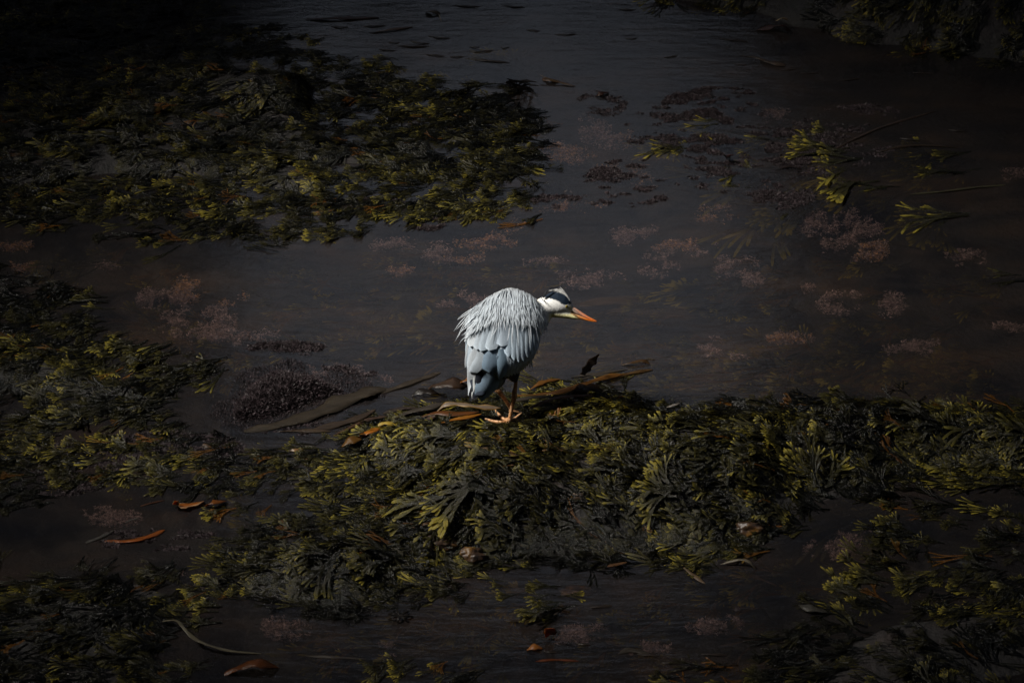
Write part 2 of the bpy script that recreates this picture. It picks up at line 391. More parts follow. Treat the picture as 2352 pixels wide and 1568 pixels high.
BLAB = {
 'upper': 'large bed of dark wrack spreading over the upper left water with fronds trailing left',
 'left': 'heaped mound of olive wrack at the left edge beside the open pool',
 'lower_left': 'thin mat of yellow tipped wrack floating left of the heron',
 'ridge': 'long thick ridge of olive and black wrack that the heron stands on',
 'bottom_left': 'dark mass of wrack in the bottom left corner',
 'bottom_right': 'dim tangle of wrack in the bottom right corner',
 'bottom': 'small bed of green wrack at the bottom edge left of centre',
 'far_bank': 'black weed covered bank in the top right corner',
 'strands': 'loose strands of wrack trailing off the right and lower edge of the upper bed',
 'floating': 'patch of pale wrack floating just below the ridge',
}
FOOT = gh(1171, 966)
for k, b_ in BEDS.items():
    wp = b_['wp']; lo = np.maximum(wp.min(0)-.1, [-3.3, -3.2]); hi = np.minimum(wp.max(0)+.1, [3.3, 5.0])
    area = (hi-lo).prod(); npl = int(area*b_['dens']/4.2)
    C = lo+rng.random((npl, 2))*(hi-lo)
    sdv = sdist(wp, C[:, 0], C[:, 1])+(fbm(C[:, 0]*5, C[:, 1]*5)-.5)*.16
    # patchy: open water shows in the flat parts of the beds
    hv = Hat(C[:, 0], C[:, 1])
    gap = fbm(C[:, 0]*2.2+40, C[:, 1]*5.5+11)
    keep = (sdv > -.02) & ((hv > .02) | (k == 'ridge') | (gap > (.31 if k in ('upper', 'lower_left', 'bottom_right', 'bottom', 'strands') else .2) + (-.08 if k == 'lower_left' else 0)) | (rng.random(npl) < .3))
    if k != 'ridge': keep &= sdv > rng.random(npl)**2*.22-.02
    sx_, sy_ = screen(C[:, 0], C[:, 1]); keep &= (sx_ > -70) & (sx_ < 2440) & (sy_ > -40) & (sy_ < 1640) & (sdv > (.0 if k in ('ridge', 'lower_left', 'floating', 'strands') else .03))
    C = C[keep]; hv = hv[keep]; npl = len(C)
    da = b_['dir']+b_['spread']*((fbm(C[:, 0]*2.1+5, C[:, 1]*2.6+1)-.5)*3)+rng.normal(0, 7, npl)
    cnt = rng.integers(3, 7, npl); rep = np.repeat(np.arange(npl), cnt); n = len(rep)
    P = C[rep]+rng.normal(0, .022, (n, 2))
    ang = np.radians(da[rep]+rng.normal(0, 12, n))
    wild = rng.random(n) < .04; ang = np.where(wild, rng.random(n)*6.283, ang)
    size = rng.uniform(.42, .88, npl)[rep]*rng.uniform(.85, 1.15, n)
    hfac = np.clip((hv[rep]+.02)/.12, .15, 1)
    pitch = np.radians(np.minimum(np.abs(rng.normal(b_['pitch'], b_['pitch']*.6, n)), 32))*hfac
    lift = rng.random(n)*.026*hfac-.004
    tone = np.clip(rng.beta(1.3, 2.0, npl)[rep]+(fbm(C[:, 0]*2.6+70, C[:, 1]*4+33)[rep]-.5)*1.1+rng.normal(0, .08, n), 0, 1)
    og = np.where(rng.random(n) < .018, rng.uniform(.5, 1, n), 0)
    # keep the heron's toes clear
    ok = (((P[:, 0]-FOOT.x-.04)/.18)**2+((P[:, 1]-FOOT.y+.07)/.19)**2) > 1
    P, ang, size, pitch, lift, tone, og = [v[ok] for v in (P, ang, size, pitch, lift, tone, og)]
    o = build_fronds('seaweed_bed', P, ang, size, pitch, lift, tone, og)
    tag(o, BLAB[k], 'seaweed', 'beds of wrack around the pools', 'stuff')
# dim weed under the surface of the big pool
C = np.array([[g(x, y).x, g(x, y).y] for x, y in zip(rng.uniform(150, 2300, 150), rng.uniform(560, 900, 150))]+[[g(x, y).x, g(x, y).y] for x, y in zip(rng.uniform(1450, 2300, 90), rng.uniform(790, 920, 90))]+[[g(x, y).x, g(x, y).y] for x, y in zip(rng.uniform(700, 2200, 70), rng.uniform(1300, 1500, 70))])
C = C[Hat(C[:, 0], C[:, 1]) < -.06]; rep = np.repeat(np.arange(len(C)), 5); n = len(rep); P = C[rep]+rng.normal(0, .035, (n, 2))
tag(build_fronds('submerged_weed', P, np.radians(rng.normal(185, 30, n)), rng.uniform(.5, 1.0, n), np.full(n, .02), rng.uniform(-.06, -.028, n), rng.uniform(.3, 1, n), np.where(rng.random(n) < .3, .5, 0), drape=False, tipadd=.05),
    'dim weed sunk below the surface of the open pools', 'seaweed', kind='stuff')
# thin turf under the heron
n = 620; th = rng.random(n)*6.283; rr_ = np.sqrt(rng.random(n))*.24
P = np.stack([FOOT.x+.04+rr_*np.cos(th), FOOT.y-.06+rr_*np.sin(th)], 1)
tag(build_fronds('seaweed_turf', P, np.radians(rng.normal(175, 40, n)), rng.uniform(.3, .55, n), np.full(n, .03), np.full(n, -.002), rng.random(n)*.6, np.zeros(n)),
    'trampled low wrack directly beneath the heron', 'seaweed', kind='stuff')

# ------------------------------------------------------------------ individual wrack clumps
def frond_part(parent, px, py, ang, size, z, tone, orange=0, drape=False, pitch=0.0, tipadd=0.0):
    q = g(px, py, max(z, 0) if not drape else 0)
    if drape: q = gh(px, py)
    P = np.array([[q.x, q.y]])
    o = build_fronds('frond', P, np.array([math.radians(ang)]), np.array([size]), np.array([pitch]), np.array([z]), np.array([tone]), np.array([orange]), parent=parent, drape=drape, droop=np.array([.5]), tipadd=tipadd)
    return o
CLUMPS = [ # px,py of the holdfast side, spread, count, direction, size, z, tone, label
 (1668, 285, 26, 5, 190, .8, .006, 1.0, 'yellow tipped wrack clump floating by itself in the upper right water beside dark tufts'),
 (1560, 338, 22, 6, 185, .8, .006, 1.0, 'bright yellow wrack sprig floating just left of its smaller companion'),
 (1600, 338, 10, 3, 180, .6, .003, .8, 'tiny yellow wrack sprig just right of the brightest one'),
 (1790, 322, 30, 5, 185, .9, .003, .85, 'yellow green wrack clump among dark tufts, nearest above the long flat fan'),
 (1905, 300, 12, 3, 180, .5, .004, .8, 'very small pale wrack sprig above the big stack of clumps on the right'),
 (1925, 342, 34, 6, 183, 1.0, .005, .95, 'leafy wrack clump forming the top of the right hand stack'),
 (1985, 372, 34, 7, 200, 1.1, .002, .8, 'wide green wrack fan in the middle of the right hand stack'),
 (1985, 420, 42, 9, 190, 1.25, .005, .8, 'largest wrack clump in the right hand pool with a dark root end'),
 (1780, 398, 46, 8, 186, 1.2, .001, .7, 'long flat olive wrack fan lying level left of the biggest clump'),
 (1730, 430, 14, 3, 200, .6, .001, .6, 'faint small wrack sprig below the long flat fan'),
 (2050, 436, 32, 4, 190, .8, .002, .6, 'slim green wrack sprig right of the biggest clump'),
 (2200, 355, 46, 7, 185, 1.0, .003, .6, 'ragged wrack clump at the right beneath a dark branch'),
 (2215, 395, 46, 7, 188, 1.1, .003, .6, 'low spread wrack clump at the right below the ragged one'),
 (1845, 472, 30, 7, 215, 1.2, -.006, .75, 'sparse forked wrack plant trailing down left in clear water'),
 (2195, 492, 36, 8, 190, 1.1, .004, .75, 'bushy green wrack clump alone at the right with lobed edge'),
 (2008, 598, 30, 5, 195, .7, -.02, .8, 'small submerged wrack sprig under the large pink patch'),
 (1622, 655, 34, 6, 185, .9, -.022, 1.0, 'pale submerged wrack fan to the right of the heron head'),
 (2350, 638, 30, 5, 185, .9, .002, .6, 'wrack clump cut by the right frame edge'),
 (1065, 738, 34, 6, 185, 1.0, -.03, .8, 'faint submerged wrack immediately left of the heron back'),
 (895, 700, 24, 4, 250, .6, -.03, .7, 'faint thin wrack sprig deep in the pool left of the heron'),
 (1180, 150, 26, 5, 130, 1.1, -.012, .9, 'pale submerged wrack fan behind the black twiggy tangle'),
 (1130, 190, 40, 6, 185, .8, -.006, .8, 'loose pale wrack left of the black twiggy tangle'),
 (200, 600, 40, 6, 200, .7, -.008, .6, 'small wrack sprigs above the left mound'),
 (1830, 860, 80, 12, 170, 1.1, -.035, .8, 'wide submerged wrack bush behind the ridge on the right'),
 (1640, 890, 60, 9, 160, 1.0, -.028, .7, 'murky submerged wrack just behind the ridge near its left part'),
 (620, 1205, 36, 6, 150, .7, -.012, .8, 'thin pale wrack at the head of the lower left pool'),
 (2030, 1180, 90, 10, 185, 1.2, -.01, .4, 'pale green wrack fans afloat under the right end of the ridge'),
]
for i, (px, py, sp, cnt, dr, size, z, tone, lab) in enumerate(CLUMPS):
    r = random.Random(100+i); e = empty('seaweed_clump', g(px, py, 0)); tag(e, lab, 'seaweed', 'separate wrack clumps in the open water')
    for j in range(int(cnt*1.5)):
        dx = r.uniform(-sp, sp); dy = r.uniform(-.28, .28)*sp
        frond_part(e, px+dx, py+dy, dr+r.gauss(0, 17)-dy*.5, size*1.4*r.uniform(.8, 1.15), z-.001+r.uniform(-.008, .003), min(1, max(0, tone+r.uniform(-.1, .1))), tipadd=.07)
FANS = [ # big showy fans on the ridge
 (1560, 1150, 6, 165, 1.5, 1.0, 'large bronze green fan on the front of the ridge right of centre'),
 (1440, 1090, 5, 160, 1.2, .9, 'bronze wrack fan above the largest one on the ridge'),
 (1110, 1150, 9, 172, 1.9, .95, 'huge combed back olive fan draped over the left shoulder of the ridge'),
 (1030, 1185, 7, 178, 1.5, .8, 'lower fringe fan beneath the huge combed one'),
 (900, 1310, 8, 182, 1.3, .8, 'lobed olive fan low on the left end of the ridge'),
 (760, 1290, 6, 175, 1.3, .7, 'grey sheened fan at the left end of the ridge'),
 (1880, 1130, 4, 95, 1.3, .9, 'upright pale wrack plant standing at the right foot of the ridge'),
 (1275, 1060, 4, 110, 1.1, .9, 'broad bladed wrack standing up right of the heron foot'),
 (1180, 1240, 5, 170, 1.1, .8, 'short orange tinged wrack beside the ochre stone'),
 (1300, 1395, 6, 185, 1.2, .75, 'floating olive fan beneath the ridge foot'),
]
for i, (px, py, cnt, dr, size, tone, lab) in enumerate(FANS):
    r = random.Random(300+i); q = gh(px, py); e = empty('seaweed_clump', q); tag(e, lab, 'seaweed')
    for j in range(cnt):
        frond_part(e, px+r.uniform(-28, 28), py+r.uniform(-14, 14), dr+r.gauss(0, 20), size*.85*r.uniform(.7, 1.0), .020+r.uniform(0, .03), tone*.8+r.uniform(-.2, .1), drape=True, pitch=r.uniform(.05, .22) if dr > 130 else r.uniform(.25, .42), tipadd=.06)

# ------------------------------------------------------------------ tufted algae (emergent, dark purple)
def tufts(name, pts, size, zoff, m, label, cols=None, flat=.7, blades=7):
    n = len(pts); s = size*rng.uniform(.45, 1.5, n)**1.2
    D = rng.normal(0, 1, (n, blades, 3))*np.array([1.3, 1, flat]); D[..., 2] = np.abs(D[..., 2])
    L = rng.uniform(.5, 1.35, (n, blades, 1)); D = D/np.linalg.norm(D, axis=-1, keepdims=True)*L
    W = np.cross(D, rng.normal(0, 1, (n, blades, 3))); W = W/np.linalg.norm(W, axis=-1, keepdims=True)*.26
    C = rng.normal(0, .35, (n, blades, 3))*np.array([1, 1, .3])
    T = np.stack([C-W, C+W, C+D*1.3], 2)*s[:, None, None, None]
    T = T+np.stack([pts[:, 0], pts[:, 1], pts[:, 2]+zoff], -1)[:, None, None]
    F = np.arange(n*blades*3).reshape(-1, 3)
    col = None if cols is None else np.repeat(cols, blades*3, 0)
    return tag(mesh_obj(name, T.reshape(-1, 3), F, m, col=col, smooth=False), label, 'algae', kind='stuff')
def scatter(regions, n, thr=.5, fs=8, jit=.0):
    out = []
    for (px, py, rx, ry, wgt) in regions:
        m = int(n*wgt); th = rng.random(m)*6.283; rr = np.sqrt(rng.random(m))
        X = []; 
        for a_, r_ in zip(th, rr):
            q = g(px+rx*r_*math.cos(a_), py+ry*r_*math.sin(a_)); X.append((q.x, q.y))
        X = np.array(X); f = fbm(X[:, 0]*fs*.8, X[:, 1]*fs*1.9, 5)*.6+.4*fbm(X[:, 0]*fs*.25+9, X[:, 1]*fs*.5+4, 2)
        out.append(X[f > thr])
    X = np.concatenate(out); return X
X = scatter([(1650, 240, 130, 40, 1.3), (1450, 420, 110, 55, 1.4), (1560, 300, 130, 60, 1), (1720, 350, 150, 60, 1.3), (1980, 280, 110, 40, .9), (1900, 330, 160, 60, .6), (1800, 450, 70, 30, .3),
             (1380, 240, 60, 30, .15), (970, 515, 50, 16, .25), (660, 800, 90, 16, .35), (820, 840, 80, 25, .25), (1750, 390, 200, 60, .8), (850, 470, 80, 20, .2), (1300, 460, 80, 20, .25),
             (400, 1030, 160, 40, 1.0), (120, 1080, 160, 60, .8), (360, 1240, 160, 24, .4), (700, 985, 120, 14, .2), (1640, 1420, 80, 30, .15)], 9000, .55, 17)
tufts('algae_tufts', np.column_stack([X, np.zeros(len(X))]), .0070, -.001, M_tuft, 'small dark purple algae tufts breaking the pool surface')
wpM = world_poly(MOUND); lo, hi = wpM.min(0)-.05, wpM.max(0)+.05
X = lo+rng.random((60000, 2))*(hi-lo); X = X[sdist(wpM, X[:, 0], X[:, 1])+(fbm(X[:, 0]*7, X[:, 1]*7)-.5)*.25 > 0]
tufts('algae_mound', np.column_stack([X, np.maximum(Hat(X[:, 0], X[:, 1]), -.01)]), .0085, .001, M_tuft, 'low mound of dark purple matted algae left of the heron, beside the pool', flat=1.0)

# coralline patches under the surface
CP = [(1000, 582, 38, 22, 0), (1060, 588, 40, 10, 1), (1120, 550, 60, 14, 1), (1180, 515, 20, 12, 1), (1345, 290, 45, 22, 0), (1400, 320, 60, 14, 0), (1440, 318, 30, 12, 1), (480, 680, 70, 14, 1), (500, 740, 34, 30, 0), (420, 650, 30, 14, 1),
      (385, 685, 55, 22, 0), (400, 740, 26, 24, 0), (480, 770, 40, 16, 0), (590, 775, 44, 14, 0), (240, 608, 22, 10, 0), (30, 565, 40, 12, 1), (60, 610, 30, 10, 1), (1965, 545, 60, 36, 0), (1990, 570, 40, 22, 1), (1960, 500, 34, 18, 0), (1860, 505, 30, 26, 0),
      (1690, 615, 44, 26, 0), (1720, 645, 26, 12, 0), (1510, 600, 40, 26, 0), (1350, 638, 66, 14, 0), (1440, 538, 34, 14, 0), (1495, 532, 18, 10, 0), (1645, 490, 40, 16, 1), (1605, 582, 16, 9, 0), (1570, 560, 60, 10, 1), (1930, 690, 44, 20, 0), (2040, 695, 36, 20, 0),
      (1690, 795, 66, 20, 0), (1790, 775, 60, 12, 1), (1860, 655, 16, 8, 0), (1640, 805, 30, 16, 0), (2100, 795, 56, 14, 0), (2220, 588, 44, 12, 0), (2330, 745, 40, 8, 0), (1430, 400, 60, 20, 1), (1780, 260, 30, 12, 0), (760, 850, 60, 12, 0), (825, 873, 34, 9, 1), (870, 870, 24, 9, 0),
      (1080, 683, 34, 12, 0), (1040, 700, 30, 6, 0), (1910, 1255, 50, 18, 0), (1980, 1240, 60, 20, 0), (1640, 1430, 50, 16, 0), (1490, 1485, 40, 12, 0), (1320, 1450, 60, 20, 0), (880, 1490, 30, 12, 0), (650, 1440, 60, 18, 0), (480, 1330, 60, 20, 0), (260, 1180, 50, 18, 0), (1290, 350, 60, 20, 1), (920, 620, 26, 10, 1),
      (910, 560, 50, 10, 0), (1700, 430, 60, 10, 1), (1300, 470, 90, 10, 1), (1250, 600, 40, 8, 0), (2330, 400, 40, 10, 0)]
pts = []; cols = []
for px, py, rx, ry, orn in CP:
    m = int(60+rx*ry*2.0)
    for _ in range(m):
        a_ = rng.random()*6.283; r_ = rng.random()**.75
        q = g(px+rx*1.35*r_*math.cos(a_), py+ry*1.35*r_*math.sin(a_), -.03)
        if fbm(np.array(q.x*13), np.array(q.y*24), 5) < .44+.13*r_: continue
        pts.append((q.x, q.y, -.020-.035*rng.random()))
        v = .35+1.1*rng.random()**1.6; cols.append((.85*v, .50*v, .27*v, 1) if orn and rng.random() < .55 else (.58*v, .43*v, .44*v, 1))
tufts('coralline_algae', np.array(pts), .0052, 0, M_coral, 'pinkish coralline algae patches scattered under the pool water', cols=np.array(cols), flat=.8, blades=5)

# ------------------------------------------------------------------ kelp straps
KB, KO, KG, KP = (.035, .016, .006), (.20, .075, .010), (.045, .040, .034), (.40, .36, .28)
def strap(name, pts, width, color, label, cat='kelp', roll=0, ruffle=.15, parent=None, thick=.0016, edgecol=None, seed=1, group=None, dz=0.0, tipcol=None):
    """pts: (px, py, z) along the blade in photo coordinates; built as a thick ribbon in the world"""
    r = random.Random(seed)
    P = [g(x, y, z)+Vector((0, 0, dz)) for x, y, z in pts]
    n = 6*(len(P)-1)+1; C = []
    for i in range(n):
        u = i/(n-1)*(len(P)-1); k = min(int(u), len(P)-2); f = u-k
        p0 = P[max(k-1, 0)]; p1 = P[k]; p2 = P[k+1]; p3 = P[min(k+2, len(P)-1)]
        C.append(.5*((2*p1)+(-p0+p2)*f+(2*p0-5*p1+4*p2-p3)*f*f+(-p0+3*p1-3*p2+p3)*f**3))
    V = []; F = []; CC = []; K = 5
    ph = r.uniform(0, 6)
    for i, c in enumerate(C):
        T = (C[min(i+1, n-1)]-C[max(i-1, 0)]).normalized(); S_ = T.cross(Vector((0, 0, 1)))
        S_ = S_.normalized() if S_.length > .2 else Vector((1, 0, 0))
        Nn = S_.cross(T).normalized(); rl = roll+ruffle*1.5*math.sin(ph+i*.5)
        S2 = S_*math.cos(rl)+Nn*math.sin(rl); N2 = S2.cross(T).normalized()
        tt = i/(n-1); wd = width*.8*(min(1, .12+2.2*tt)*min(1, (1-tt)*4+.06))**.7*(1+.18*math.sin(ph*2+i*.9))
        for j in range(K):
            s = (j/(K-1)-.5)
            q = c+S2*wd*s*(1+r.uniform(-.13, .13))+N2*(.05*wd*(1-4*s*s)+ruffle*wd*.5*math.sin(i*.8+ph)*s*abs(s)*4)
            V.append(q); cc = edgecol if (edgecol and abs(s) > .3) else color
            if tipcol and tt > .8: cc = tipcol
            CC.append((*cc, 1))
        for j in range(K):
            V.append(V[-K]-N2*thick); CC.append(CC[-K])
        if i:
            b_ = 2*K*i
            for j in range(K-1):
                F.append((b_-2*K+j, b_-2*K+j+1, b_+j+1, b_+j)); F.append((b_-K+j+1, b_-K+j, b_+K+j, b_+K+j+1))
            F.append((b_-2*K, b_, b_+K, b_-K)); F.append((b_-2*K+K-1, b_-K+K-1, b_+2*K-1, b_+K-1))
    o = mesh_obj(name, np.array([v[:] for v in V]), F, M_kelp, parent, col=np.array(CC))
    return tag(o, label, cat, group) if parent is None else o

Z = .004
KELP = [
 # right of the heron
 ([(1185, 908, .02), (1240, 905, .02), (1295, 897, .03), (1345, 880, .03), (1400, 864, .02), (1440, 857, .008)], .036, (.085, .038, .008), 'long orange brown kelp blade curving right from the heron leg', dict(edgecol=(.16, .08, .012))),
 ([(1216, 895, .005), (1238, 881, .016), (1262, 873, .012), (1287, 870, .004)], .028, (.12, .055, .01), 'short orange kelp blade lying on water just above the long curved one', {}),
 ([(1334, 866, -.01), (1341, 856, .02), (1350, 843, .06), (1362, 828, .11), (1375, 813, .155)], .042, (.02, .012, .008), 'dark pointed kelp tip standing upright out of the water', dict(roll=.9)),
 ([(1312, 866, .004), (1350, 860, .006), (1400, 853, .005), (1442, 848, .002)], .022, KG, 'grey wet kelp strap lying behind the upright tip', {}),
 ([(1330, 872, .003), (1370, 862, .004), (1420, 858, .004)], .016, KG, 'thin wet kelp strap tucked between the upright tip and the long blade', {}),
 ([(1365, 884, .006), (1400, 870, .008), (1450, 856, .008), (1500, 848, .004)], .024, (.06, .035, .012), 'outer kelp strap reaching right to open water', {}),
 ([(1428, 838, .003), (1452, 832, .012), (1478, 828, .015), (1492, 836, .004)], .024, (.05, .028, .010), 'curled kelp tip at the far right end of the straps', {}),
 ([(1480, 826, .003), (1492, 823, .004), (1504, 825, .003)], .010, KG, 'little grey kelp sliver beyond the curled tip', {}),
 ([(1308, 905, .03), (1335, 893, .05), (1365, 890, .045), (1385, 898, .03)], .075, (.025, .013, .008), 'broad nearly black kelp lobe under the long curved blade', {}),
 ([(1215, 938, .07), (1262, 918, .07), (1310, 909, .06), (1365, 908, .05)], .030, (.12, .04, .010), 'red brown kelp strap along the crest of the ridge', {}),
 ([(1180, 920, .05), (1225, 912, .05), (1262, 910, .04)], .030, KG, 'grey kelp strap right behind the standing leg', {}),
 # left of the heron
 ([(560, 990, .002), (640, 975, .006), (720, 950, .008), (790, 920, .012), (850, 898, .012), (890, 893, .004)], .105, (.040, .034, .026), 'widest grey brown kelp blade sprawled left of the heron', dict(ruffle=.08)),
 ([(860, 905, .002), (910, 890, .005), (960, 872, .006), (1012, 855, .003)], .040, (.045, .038, .03), 'tapering kelp tip pointing up to the heron tail', dict(ruffle=.1)),
 ([(690, 995, .002), (760, 978, .006), (820, 960, .006), (862, 940, .004)], .050, (.045, .034, .026), 'second grey kelp blade below the widest one', {}),
 ([(640, 990, .002), (700, 988, .005), (760, 990, .003)], .024, (.05, .036, .024), 'small brown kelp strap at the lower left end of the blades', {}),
 ([(765, 1000, .002), (800, 983, .006), (845, 962, .005)], .020, (.06, .035, .02), 'thin brown kelp ribbon between grey blades', {}),
 ([(825, 975, .002), (850, 962, .008), (890, 955, .003)], .026, (.05, .032, .024), 'short dark kelp lobe at the centre of the blades', {}),
 ([(880, 950, .002), (920, 938, .006), (975, 930, .004)], .036, (.04, .032, .028), 'wet grey kelp strap near the small dark oval', {}),
 ([(945, 908, .004), (965, 899, .018), (990, 899, .018), (1010, 905, .004)], .050, (.012, .009, .007), 'small oval black kelp lobe between the grey blades', {}),
 ([(985, 890, .002), (1008, 882, .045), (1040, 878, .065), (1075, 884, .03)], .105, (.05, .033, .024), 'humped translucent brown kelp blade behind the heron tail', dict(edgecol=(.03, .015, .006))),
 ([(1052, 880, .05), (1070, 872, .07), (1080, 866, .08)], .030, KO, 'amber kelp scrap at the edge of the heron tail', {}),
 ([(1003, 945, .04), (1025, 928, .07), (1060, 928, .07), (1105, 934, .07), (1150, 936, .06)], .038, (.17, .14, .11), 'pale wet kelp blade with a yellow edge under the heron tail', dict(edgecol=(.32, .20, .04))),
 ([(960, 960, .02), (1000, 948, .045), (1050, 950, .05), (1100, 945, .05)], .036, (.10, .038, .010), 'red brown kelp folded beneath the pale blade', {}),
 ([(1010, 972, .05), (1040, 963, .06), (1075, 957, .06), (1105, 950, .055)], .024, (.26, .11, .012), 'glowing orange kelp ribbon left of the heron foot', {}),
 ([(905, 960, .01), (945, 944, .02), (985, 935, .03), (1020, 925, .03)], .040, KG, 'grey kelp strap running up to the pale blade', {}),
 ([(955, 982, .02), (975, 965, .04), (1000, 955, .045)], .034, (.09, .06, .05), 'pinkish brown kelp scrap hanging off the weed ridge', {}),
 ([(820, 1004, .015), (850, 990, .03), (880, 980, .035)], .042, (.30, .11, .010), 'bright orange kelp blade at the left tip of the ridge', {}),
 ([(868, 976, .045), (888, 970, .06), (910, 977, .05)], .034, (.42, .33, .06), 'pale yellow kelp end on top of the bright orange blade', dict(tipcol=(.5, .4, .06))),
 ([(785, 1025, .015), (805, 1010, .035), (830, 1008, .03)], .050, (.10, .05, .008), 'amber rounded weed lobe at the left tip of the ridge', {}),
 # lower left pool
 ([(240, 1242, .002), (290, 1242, .005), (340, 1232, .01), (378, 1216, .006)], .030, (.22, .065, .010), 'long orange leaf shaped kelp blade afloat in the lower left pool', {}),
 ([(196, 1246, .002), (225, 1235, .005), (262, 1217, .003)], .022, (.06, .06, .06), 'grey kelp strap crossing the end of the orange blade', {}),
 ([(402, 1150, .05), (408, 1160, .02), (440, 1158, .01), (468, 1150, .004)], .062, (.28, .09, .010), 'orange kelp flap with a white rim in the lower left pool', dict(roll=.35, edgecol=(.45, .33, .2))),
 ([(472, 1162, .004), (490, 1152, .03), (520, 1150, .006)], .040, (.16, .055, .008), 'smaller dark orange kelp flap right of the white rimmed one', dict(roll=.3)),
 ([(322, 1162, .002), (345, 1155, .004), (378, 1148, .002)], .010, (.07, .03, .015), 'thin brown stem left of the orange flaps', {}),
 ([(288, 1200, .002), (305, 1192, .003), (318, 1190, .002)], .010, (.07, .07, .07), 'tiny grey sliver above the orange floating blade', {}),
 ([(365, 1427, .01), (405, 1424, .05), (425, 1445, .06), (455, 1470, .04), (520, 1492, .02), (600, 1500, .004)], .018, (.11, .105, .075), 'long pale looping kelp strap across the dark bottom left weed', {}),
 ([(700, 1505, .002), (760, 1508, .003), (840, 1512, .002)], .014, (.05, .045, .04), 'straight thin strap on the pool at the bottom left of centre', {}),
 ([(515, 1548, .002), (555, 1530, .035), (590, 1522, .05), (640, 1532, .004)], .060, (.09, .03, .008), 'dark red kelp hump emerging at the bottom edge', {}),
 # bottom centre
 ([(1255, 1462, .01), (1262, 1452, .04), (1272, 1442, .09)], .050, (.26, .085, .010), 'small upright orange kelp fin in the bottom pool', dict(roll=.6)),
 ([(1210, 1492, .004), (1228, 1484, .015), (1246, 1488, .004)], .032, (.25, .10, .02), 'small orange kelp scrap below the upright fin', {}),
 ([(1230, 1518, .002), (1275, 1514, .004), (1330, 1517, .002)], .014, (.14, .04, .012), 'flat reddish strap in the bottom pool', {}),
 ([(1420, 1500, .002), (1450, 1492, .006), (1490, 1500, .002)], .030, KG, 'grey ruffled weed lobe floating in the bottom pool', {}),
 ([(1395, 1300, .02), (1440, 1290, .03)], .020, (.10, .05, .02), 'dead brown strap at the foot of the ridge', {}),
 ([(1570, 1302, .01), (1590, 1318, .008), (1620, 1340, .004)], .018, (.12, .085, .05), 'straight brown twig floating under the ridge on the right', {}),
 ([(1655, 1295, .004), (1700, 1284, .03), (1722, 1290, .03), (1735, 1306, .006)], .018, (.13, .12, .09), 'hooked pale stalk poking from the foot of the ridge', {}),
 ([(1835, 1388, .004), (1860, 1395, .02), (1900, 1404, .006)], .040, (.05, .05, .045), 'crumpled grey blade at the lower right pool', {}),
 ([(1590, 1225, .12), (1602, 1235, .1)], .012, (.3, .28, .2), 'short pale stalk on the ridge front', {}),
 # far, top
 ([(1735, 70, .002), (1775, 62, .02), (1800, 60, .04), (1812, 72, .02)], .085, (.035, .012, .006), 'dark red kelp lump below the top right bank', dict(roll=.3)),
 ([(1782, 48, .05), (1798, 42, .07), (1810, 46, .06)], .040, (.45, .42, .30), 'white scrap on top of the dark red kelp lump', dict(roll=.5)),
 ([(1240, 172, .03), (1262, 182, .02), (1290, 190, .01), (1322, 198, .004)], .020, (.08, .05, .025), 'tapered brown stalk angled right of the black twiggy tangle', {}),
 ([(1246, 180, .002), (1262, 184, .012), (1285, 186, .002)], .040, (.12, .08, .06), 'pale pod shaped blade beneath the tapered stalk', {}),
 ([(1368, 222, .002), (1380, 214, .02), (1398, 212, .004)], .034, (.035, .014, .008), 'small dark brown pod alone on the upper pool', {}),
 ([(978, 30, .002), (992, 26, .02), (1012, 32, .004)], .045, (.05, .04, .03), 'rounded brown pod near the top edge', {}),
 ([(990, 26, .02), (1005, 30, .01), (1014, 50, .002)], .006, (.4, .4, .4), 'thin white thread curling off the rounded pod', {}),
 ([(700, 44, .004), (760, 42, .012), (815, 42, .008), (870, 40, .003)], .034, (.035, .015, .01), 'longest dark red brown strap at the top of the pool', {}),
 ([(852, 76, .002), (900, 68, .008), (948, 62, .003)], .022, (.05, .03, .018), 'gently bent brown strap under the longest one', {}),
 ([(1745, 135, .002), (1770, 143, .015), (1805, 150, .004)], .045, (.06, .045, .035), 'mottled pod at the end of the thin straight stalk', {}),
 ([(1697, 127, .002), (1730, 131, .004), (1760, 138, .002)], .013, (.04, .03, .02), 'thin straight stalk leading to the mottled pod', {}),
 ([(1903, 352, .003), (1960, 320, .006), (2030, 290, .006), (2150, 255, .003)], .020, (.035, .025, .02), 'long dark branch slanting up in the right hand water', {}),
 ([(2010, 352, .003), (2070, 336, .008), (2140, 334, .006), (2210, 340, .003)], .020, (.03, .022, .016), 'dark branch lying over the ragged right clump', {}),
 ([(1780, 390, .003), (1812, 382, .012), (1842, 388, .003)], .018, (.018, .013, .012), 'short black strap right of the long flat fan', {}),
 ([(2090, 446, .003), (2160, 440, .006), (2240, 430, .006), (2310, 425, .003)], .020, (.05, .05, .03), 'long faint olive strap near the right edge', {}),
 ([(1330, 700, -.05), (1400, 690, -.05), (1480, 690, -.06)], .10, (.12, .085, .04), 'broad sunken brown blade beyond the heron beak', dict(ruffle=.05)),
 ([(1370, 722, -.05), (1440, 712, -.05), (1500, 705, -.06)], .06, (.10, .07, .035), 'lower sunken brown blade beyond the heron beak', dict(ruffle=.05)),
 ([(1530, 935, .03), (1562, 925, .05)], .014, (.06, .05, .04), 'short dark stalk at the back of the ridge', {}),
]
for i, (pts_, wd, colr, lab, kw) in enumerate(KELP):
    cat = 'twig' if 'twig' in lab or 'stalk' in lab or 'stem' in lab or 'branch' in lab else 'kelp'
    strap('kelp_blade' if cat == 'kelp' else 'twig', pts_, wd, colr, lab, cat, seed=i, **kw)
